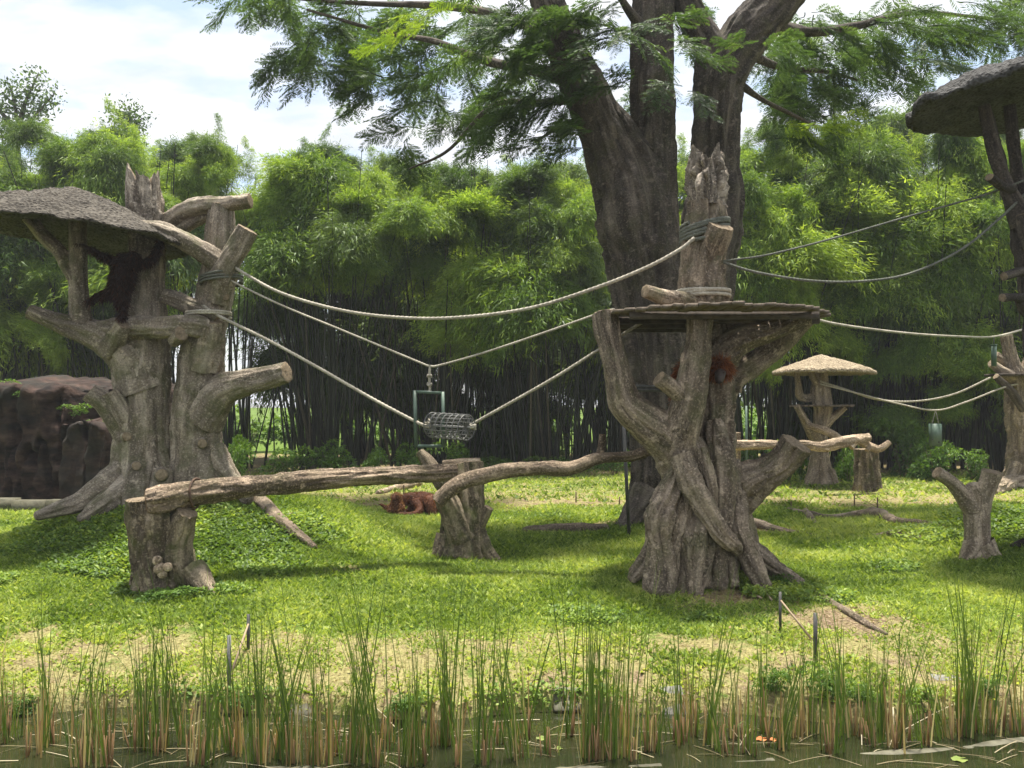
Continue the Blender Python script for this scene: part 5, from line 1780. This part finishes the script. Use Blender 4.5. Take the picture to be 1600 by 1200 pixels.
def build_orangutans():
    # 1: dark one hanging under the thatched roof, back turned
    dd = 13.9
    t = thing('orangutan', 'dark orangutan stretched between post and trunk under the crusted roof', 'orangutan', P(190, 500, dd), 'orangutans')
    chains = [ch([(196, 404, dd, .15), (194, 422, dd, .19), (190, 440, dd, .19), (187, 456, dd, .165)]),
              ch([(203, 406, dd - .02, .12), (208, 404, dd - .05, .125), (212, 404, dd - .03, .11)]),
              ch([(188, 412, dd, .10), (172, 405, dd + .03, .075), (155, 397, dd + .06, .06), (141, 390, dd + .05, .05), (130, 384, dd + .02, .045)]),
              ch([(206, 412, dd, .10), (224, 412, dd, .075), (238, 404, dd + .1, .06), (246, 390, dd + .15, .05), (250, 376, dd + .2, .045)]),
              ch([(184, 456, dd, .13), (170, 459, dd + .05, .095), (157, 463, dd + .08, .07), (144, 469, dd + .1, .05), (137, 473, dd + .05, .05)]),
              ch([(190, 458, dd, .13), (190, 472, dd - .02, .10), (191, 485, dd, .065), (192, 494, dd, .055), (188, 498, dd - .12, .045)])]
    chains += fingers(P(130, 384, dd + .02), (-.6, -.1, .5), (0, 1, 0), (.5, 0, .8), .10)
    chains += fingers(P(250, 376, dd + .2), (.2, 0, 1), (1, 0, 0), (0, -1, 0), .10)
    o, co, nm = body_mesh('body', chains, M['skin_black'], t)
    hair(co, nm, 5200, .10, M['hair_dark'], t, [(P(130, 384, dd), .10), (P(137, 473, dd), .06)], .9, 1)
    face(t, P(212, 404, dd + .04), (.5, .9, -.2), (0, 0, 1), .75, M['skin_dark'])
    # 2: red one hiding behind the forward limb of the deck tower
    dd = 11.72
    t = thing('orangutan', 'red haired orangutan hiding behind a limb below the plank deck', 'orangutan', P(1080, 640, dd), 'orangutans')
    hc = P(1127, 576, 11.62)
    chains = [ch([(1072, 640, 11.85, .15), (1073, 612, 11.85, .19), (1078, 585, 11.82, .19), (1092, 570, 11.76, .15)]),
              [[*P(1098, 574, 11.74), .11], [*P(1115, 574, 11.66), .13], [*hc, .15], [*(hc + np.array([.03, -.02, -.03])), .13]],
              ch([(1070, 585, 11.8, .10), (1064, 600, 11.7, .085), (1062, 622, 11.6, .07), (1066, 640, 11.5, .05), (1072, 648, 11.42, .045)]),
              ch([(1072, 640, 11.85, .12), (1064, 655, 11.75, .09), (1062, 668, 11.7, .06)])]
    chains += fingers(P(1072, 648, 11.42), (.8, -.2, -.4), (0, 0, 1), (0, -1, 0), .09)
    o, co, nm = body_mesh('body', chains, M['skin_red'], t)
    fc = hc + np.array([-.03, -.09, -.10])
    hair(co, nm, 7000, .13, M['hair_red'], t, [(fc + np.array([-.02, -.08, -.04]), .13)], .7, 2)
    face(t, fc, (-.45, -1, -.22), (0, 0, 1), 1.05, M['skin_dark'])
    # 3: mother lying on the lawn
    g = G(655, 806)
    d0 = g[1]
    k = d0 / F

    def q(px, py, dy, r):
        w = P(px, py, d0 + dy)
        return [*w, r]
    t = thing('orangutan', 'red orangutan mother crouched low on the grass behind the mid-lawn stump', 'orangutan', g, 'orangutans')
    chains = [[q(646, 781, 0, .17), q(657, 782, .05, .22), q(669, 786, .1, .24), q(677, 791, .1, .20)],
              [q(650, 779, 0, .15), q(641, 779, -.05, .15), q(634, 781, -.08, .14), q(630, 785, -.12, .11)],
              [q(650, 784, -.2, .11), q(656, 796, -.38, .085), q(648, 803, -.52, .07), q(634, 804, -.62, .055), q(624, 803, -.68, .05)],
              [q(676, 790, -.05, .15), q(671, 781, -.32, .12), q(674, 795, -.45, .09), q(677, 807, -.45, .065), q(668, 809, -.58, .05)],
              [q(680, 792, .2, .15), q(684, 800, .15, .10), q(686, 808, .1, .07)],
              [q(648, 788, .2, .10), q(640, 797, .15, .08), q(632, 801, .1, .06)]]
    hd = P(624, 803, d0 - .68)
    chains += fingers(hd, (-1, -.1, -.1), (0, 1, 0), (0, 0, 1), .09, .011, .25)
    o, co, nm = body_mesh('body', chains, M['skin_red'], t)
    fc = P(632, 784, d0 - .1)
    hair(co, nm, 6500, .038, M['hair_mother'], t, [(fc + np.array([-.08, -.05, -.03]), .10), (hd, .12)], .8, 3)
    face(t, fc, (-1, -.45, -.35), (0, 0, 1), .95, M['skin_dark'])
    # 4: infant beside her, one arm stretched over the grass
    t = thing('orangutan', 'small orangutan infant with one arm stretched over the grass', 'orangutan', G(620, 797), 'orangutans')
    chains = [[q(622, 784, -.3, .10), q(621, 790, -.3, .14), q(622, 796, -.28, .13)],
              [q(620, 781, -.3, .09), q(619, 777, -.32, .125), q(618, 775, -.34, .11)],
              [q(615, 786, -.35, .07), q(609, 793, -.4, .055), q(602, 792, -.42, .045), q(595, 788, -.44, .035)],
              [q(626, 787, -.38, .06), q(629, 794, -.45, .05), q(625, 798, -.48, .04)],
              [q(620, 797, -.35, .08), q(613, 798, -.45, .055), q(607, 797, -.5, .04)]]
    hd = P(595, 788, d0 - .44)
    chains += fingers(hd, (-1, 0, .1), (0, 1, 0), (0, 0, 1), .07, .009, .3)
    o, co, nm = body_mesh('body', chains, M['skin_red'], t, .018)
    fc = P(618, 776, d0 - .38)
    hair(co, nm, 3500, .035, M['hair_infant'], t, [(fc + np.array([-.02, -.09, -.03]), .085), (hd, .09)], .7, 4)
    face(t, fc, (-.25, -1, -.15), (0, 0, 1), .8, M['skin_red'])


build_orangutans()

# ------------------------------------------------------------------ reeds
REEDS = ((24, 1150, 'g'), (68, 1170, 'd'), (85, 1155, 'd'), (130, 1150, 'g'), (136, 1189, 'd'), (154, 1155, 'd'), (163, 1183, 'm'), (175, 1189, 'm'), (214, 1147, 'd'), (228, 1162, 'm'),
         (246, 1172, 'm'), (262, 1160, 'g'), (294, 1155, 'g'), (310, 1185, 'd'), (330, 1185, 'g'), (358, 1162, 'd'), (375, 1170, 'm'), (408, 1185, 'g'), (419, 1178, 'd'), (438, 1175, 'g'),
         (462, 1185, 'm'), (486, 1186, 'd'), (504, 1186, 'd'), (525, 1172, 'm'), (555, 1185, 'g'), (572, 1172, 'm'), (591, 1188, 'g'), (611, 1160, 'd'), (639, 1185, 'g'), (662, 1185, 'g'),
         (682, 1155, 'd'), (700, 1157, 'g'), (719, 1185, 'm'), (760, 1183, 'g'), (782, 1155, 'm'), (814, 1177, 'g'), (822, 1147, 'd'), (856, 1171, 'g'), (885, 1142, 'g'), (916, 1178, 'm'),
         (927, 1178, 'g'), (949, 1176, 'g'), (970, 1142, 'd'), (980, 1178, 'd'), (1010, 1165, 'm'), (1022, 1166, 'g'), (1055, 1150, 'g'), (1062, 1155, 'd'), (1077, 1140, 'd'), (1104, 1155, 'g'),
         (1130, 1169, 'g'), (1145, 1145, 'd'), (1164, 1167, 'g'), (1186, 1137, 'm'), (1207, 1160, 'g'), (1236, 1147, 'd'), (1259, 1140, 'm'), (1290, 1167, 'g'), (1307, 1147, 'd'), (1325, 1142, 'd'),
         (1345, 1145, 'g'), (1362, 1157, 'g'), (1372, 1135, 'g'), (1392, 1160, 'd'), (1405, 1152, 'd'), (1435, 1155, 'g'), (1469, 1147, 'm'), (1497, 1142, 'g'), (1542, 1140, 'g'), (1567, 1132, 'd'),
         (1585, 1140, 'g'), (1515, 1135, 'g'), (1600, 1128, 'm'), (5, 1140, 'g'), (-20, 1165, 'm'))


def strip(mb, C, w, side, rnd):
    n = len(C)
    V = np.stack([C - side * w[:, None], C + side * w[:, None]], 1).reshape(-1, 3)
    i = np.arange(n - 1) * 2
    mb.add(V, Q=np.stack([i, i + 1, i + 3, i + 2], -1), rnd=np.full(2 * n, rnd))


STYLE, COUNT = {}, {'g': 0, 'd': 0, 'm': 0}
for _k in 'gdm':
    STYLE[_k] = [(a, b, c) for a in range(3) for b in range(3) for c in range(3)]
    random.shuffle(STYLE[_k])


def reed(px, py, kind, r):
    d = (EYE - WATER) * F / (py - 635)
    x = (px - 800) / F * d
    base = np.array([x, d, WATER])
    dens, hgt, extra = STYLE[kind][COUNT[kind] % 27]
    COUNT[kind] += 1
    look = {'g': 'green reed clump', 'd': 'mostly brown reed clump', 'm': 'half browned reed clump'}[kind]
    lab = ('sparse ', 'full ', 'crowded ')[dens] + ('short ', 'middling ', 'very tall ')[hgt] + look + (' of straight blades', ' with a blade folded over', ' leaning to one side')[extra] + (' in the pond' if COUNT[kind] <= 27 else ', one tall blade straw pale')
    pale = COUNT[kind] > 27
    t = thing('reed_clump', lab, 'reeds', base, {'g': 'green reed clumps in the pond', 'd': 'dry reed clumps in the pond', 'm': 'mixed reed clumps in the pond'}[kind])
    ng, nd = {'g': (19, 5), 'd': (6, 11), 'm': (13, 8)}[kind]
    ng, nd = [max(2, int(v * (.55, 1.0, 1.6)[dens])) for v in (ng, nd)]
    hk = (.72, 1.0, 1.28)[hgt]
    lean0 = r.normal(0, .03, 2) if extra != 2 else np.array([r.choice([-1, 1]) * .17, 0])
    green, dry = MB(), MB()
    for k in range(ng):
        b = base + [*(r.normal(0, .045, 2)), -.25]
        H = r.uniform(.7, 1.4) * hk + .25
        lean = lean0 + r.normal(0, .06, 2)
        n = 9
        q = np.linspace(0, 1, n)
        C = b + np.stack([lean[0] * H * q ** 1.5, lean[1] * H * q ** 1.5, H * q], -1)
        if (extra == 1 and k < 1 + dens):
            a = r.uniform(0, 6.28)
            bend = np.clip(q - .62, 0, 1) ** 1.3
            C += np.stack([math.cos(a) * bend * 1.2, math.sin(a) * bend * .5, -bend * 1.15], -1)
        az = r.uniform(0, 3.14)
        side = np.array([math.cos(az), math.sin(az) * .6, 0])
        strip(green, C, r.uniform(.0042, .0078) * (1 - q ** 2.2) + .0006, side, float(np.clip(r.normal(.45, .25), 0, 1)))
    for k in range(nd):
        b = base + [*(r.normal(0, .05, 2)), -.25]
        H = r.uniform(.25, .62) + .25
        lean = r.normal(0, .06, 2)
        n = 5
        q = np.linspace(0, 1, n)
        C = b + np.stack([lean[0] * H * q, lean[1] * H * q, H * q], -1)
        az = r.uniform(0, 3.14)
        strip(dry, C, r.uniform(.007, .012) * (1 - .55 * q), np.array([math.cos(az), math.sin(az), 0]), float(r.random()))
    if pale:
        q = np.linspace(0, 1, 9)
        C = base + [.03, -.05, -.2] + np.stack([.18 * q ** 2, -.1 * q, 1.35 * q], -1)
        strip(dry, C, .010 * (1 - q ** 2) + .001, np.array([.9, .3, 0]), 1.0)
    for k in range(4):      # browned sheaths at the foot
        b = base + [*(r.normal(0, .035, 2)), -.2]
        rod(dry, b, b + np.array([*r.normal(0, .03, 2), r.uniform(.35, .55)]), .012, 5, .005)
    green.build('green_blades', M['reed_green'], t, smooth=False, kind='stuff')
    dry.build('dry_stalks', M['reed_dry'], t, smooth=False, kind='stuff')


rr_ = np.random.default_rng(55)
for px, py, kd in REEDS:
    reed(px, py, kd, rr_)

# dead blades lying on the water
dead = MB()
for k in range(170):
    x, y = rr_.uniform(-5.2, 5.2), rr_.uniform(6.85, 7.85)
    a = rr_.uniform(0, 6.28)
    L = rr_.uniform(.12, .6)
    q = np.linspace(0, 1, 4)
    tilt = abs(rr_.normal(0, .18)) if rr_.random() < .5 else .0
    C = np.array([x, y, WATER + .006]) + np.stack([math.cos(a) * L * q, math.sin(a) * L * q * .6, tilt * L * q + .01 * np.sin(q * 3)], -1)
    strip(dead, C, np.full(4, rr_.uniform(.002, .0055)), np.array([-math.sin(a), math.cos(a), .15]), float(rr_.random()))
tag(dead.build('reed_litter', M['reed_dead'], smooth=False, kind='stuff'), 'pale dead reed blades fallen across the pond water', 'reeds')


def pad(px, py, r, mat, name, label, cat):
    d = (EYE - WATER) * F / (py - 635)
    c = np.array([(px - 800) / F * d, d, WATER + .008])
    th = np.linspace(.25, 2 * math.pi - .1, 20)
    V = np.vstack([c, c + np.stack([np.cos(th) * r, np.sin(th) * r * .8, .006 * np.sin(th * 5)], -1)])
    T = [[0, k, k + 1] for k in range(1, 20)]
    tag(MB().add(V, T=T).build(name, mat, smooth=False, loc=c), label, cat)


pad(846, 1148, .055, M['lily'], 'lily_pad', 'round green lily pad among reeds in mid pond', 'lily pad')
pad(872, 1163, .04, M['lily'], 'lily_pad', 'small yellowish lily pad touching dead reed blades', 'lily pad')
pad(1490, 1180, .07, M['lily'], 'lily_pad', 'pale green lily pad floating on open water past the kerb', 'lily pad')
pad(1185, 1149, .06, M['orange_leaf'], 'floating_leaf', 'orange dead leaf floating between two reed clumps', 'leaf')
pad(1203, 1150, .045, M['orange_leaf'], 'floating_leaf', 'smaller red orange leaf floating at a reed foot', 'leaf')

# sunken kerb along the pond
KB = thing('pond_kerb', 'algae covered concrete kerb just breaking the pond surface', 'kerb', (0, 6.85, WATER - .3))


def kerb_piece(rows, seed, h):
    pts = []
    for px, py in rows:
        dk = (EYE - WATER) * F / (py - 635)
        pts.append([(px - 800) / F * dk, dk, WATER - .104 + h, .10])
    tube(MB(), pts, nu=14, step=.06, ridge=.06, lump=.16, cap0='dome').build('kerb_piece', M['wet_concrete'], KB)


kerb_piece([(-60, 1200), (80, 1198), (215, 1196)], 1, .008)
kerb_piece([(262, 1195), (400, 1193), (560, 1191)], 2, .004)
kerb_piece([(820, 1192), (940, 1191), (1030, 1187)], 3, .002)
kerb_piece([(1080, 1185), (1180, 1181), (1205, 1180)], 4, .006)
kerb_piece([(1312, 1171), (1400, 1168), (1500, 1159), (1620, 1146)], 5, .008)


def slab(px, py, w_, h_, dep, label, tilt, mat='concrete'):
    g = G(px, py)
    th, ph = np.meshgrid(np.linspace(0, 2 * math.pi, 36, endpoint=False), np.linspace(-math.pi / 2, math.pi / 2, 19))
    f = lambda v: np.sign(v) * np.abs(v) ** .35
    V = np.stack([f(np.cos(th)) * f(np.cos(ph)) * w_ / 2, f(np.sin(th)) * f(np.cos(ph)) * dep / 2, f(np.sin(ph)) * h_ / 2], -1)
    V = V * (1 + (fbm(V * 9 + px, 3, int(px)) - .5)[..., None] * .35)
    c, s = math.cos(tilt), math.sin(tilt)
    V = V.reshape(-1, 3) @ np.array([[1, 0, 0], [0, c, -s], [0, s, c]]).T + g + [0, .05, -.02]
    i, j = np.meshgrid(np.arange(18), np.arange(36), indexing='ij')
    k = (j + 1) % 36
    Q = np.stack([i * 36 + j, i * 36 + k, i * 36 + 36 + k, i * 36 + 36 + j], -1).reshape(-1, 4)
    tag(MB().add(V, Q=Q).build('stone_slab', M[mat], loc=g), label, 'slab', 'slabs on the bank')


slab(1052, 1098, .26, .07, .34, 'bright pale concrete slab tilted at the water edge', .9)
slab(888, 1102, .30, .10, .26, 'grey weathered concrete slab half hidden by reeds', .7, 'wet_concrete')
slab(470, 1108, .24, .10, .24, 'dark wet concrete slab under drooping reeds', .8, 'wet_concrete')
slab(1480, 1060, .30, .06, .22, 'flat pale stone on the dry bank', .1)


def stake(label, px, py0, py1, r, mat='dark_metal', lean=0.0, group='stakes of the low wire fence'):
    g = G(px, py0)
    top = P(px + lean, py1, g[1])
    tag(rod(MB(), g - [0, 0, .1], top, r, 8).build('stake', M[mat], loc=g), label, 'stake', group)
    return top


s1 = stake('short dark stake with the pale slanting stick leaning on it', 388, 1014, 960, .02)
s2 = stake('grey metal stake among green reeds below the mossy stump', 358, 1075, 993, .022, 'grey_metal')
s3 = stake('grey stake on the dry slope beneath the deck tower', 1219, 985, 925, .018)
s4 = stake('thick dark stake beside the slanting root', 1274, 1028, 958, .024)
for (px, a, b, lb) in ((1236, 795, 783, 'lone thin dark stake at the end of the winding root'), (1335, 792, 774, 'far thin stake holding the wire at the thick beam post'), (1371, 797, 777, 'far thin stake at the lower end of the slack wire'),
                       (900, 785, 768, 'thin red brown stake on the far straw lawn'), (968, 790, 776, 'thin red brown stake near the metal pole'), (631, 785, 758, 'thin dark stake behind the infant orangutan')):
    stake(lb, px, a, b, .018, 'rust')
g1, g2 = G(1336, 790), G(1371, 797)
tag(rod(MB(), g1 + [0, 0, .28], g2 + [0, 0, .06], .006, 5).build('wire', M['rust'], loc=g1), 'slack wire running down between two far stakes', 'wire')
g1 = G(362, 1050)
tag(rod(MB(), g1, P(388, 975, G(388, 1014)[1] - .03), .016, 8, .01).build('fallen_stick', M['pale_log'], loc=g1), 'pale stick leaning on the short dark stake', 'stick')
g1 = G(1270, 1002)
tag(rod(MB(), g1, P(1220, 938, G(1219, 985)[1] - .03), .016, 8, .01).build('fallen_stick', M['pale_log'], loc=g1), 'pale stick leaning on the grey slope stake', 'stick')
for (a, b, lb) in (((1170, 928), (1190, 942), 'white splintered stick lying in leaf litter'), ((1192, 925), (1206, 945), 'second pale splintered stick lying closer to the grey slope stake'), ((440, 812), (458, 806), 'thin straw stalk lying across the long root')):
    g1, g2 = G(*a), G(*b)
    tag(rod(MB(), g1 + [0, 0, .03], g2 + [0, 0, .06], .012, 6).build('fallen_stick', M['reed_dead'] if False else M['pale_log'], loc=g1), lb, 'stick')
gp = G(1166, 655 + 100)
tag(rod(MB(), [P(1166, 630, 26)[0], 26, gz(9, 26) - .1], P(1166, 634, 26), .04, 8).build('green_post', M['green_metal'], loc=(P(1166, 630, 26)[0], 26, gz(9, 26))), 'slim green post in front of the far bamboo culms', 'post')


# ------------------------------------------------------------------ added haze volume standing in for veiling glare on the glass
HZ = MB().add(box_verts(0, 35, 12.0, 260, 150, 27.0), Q=BOXQ).build('haze', None, smooth=False, kind='stuff')
hm = bpy.data.materials.new('glare_haze')
hm.use_nodes = True
hm.node_tree.nodes.clear()
ho = hm.node_tree.nodes.new('ShaderNodeOutputMaterial')
hv = hm.node_tree.nodes.new('ShaderNodeVolumePrincipled')
hv.inputs['Color'].default_value = (.93, .96, 1.0, 1)
hv.inputs['Density'].default_value = 0.0006
hm.node_tree.links.new(hv.outputs[0], ho.inputs['Volume'])
HZ.data.materials.append(hm)
tag(HZ, 'thin pale haze added as veiling glare over the bamboo', 'haze')
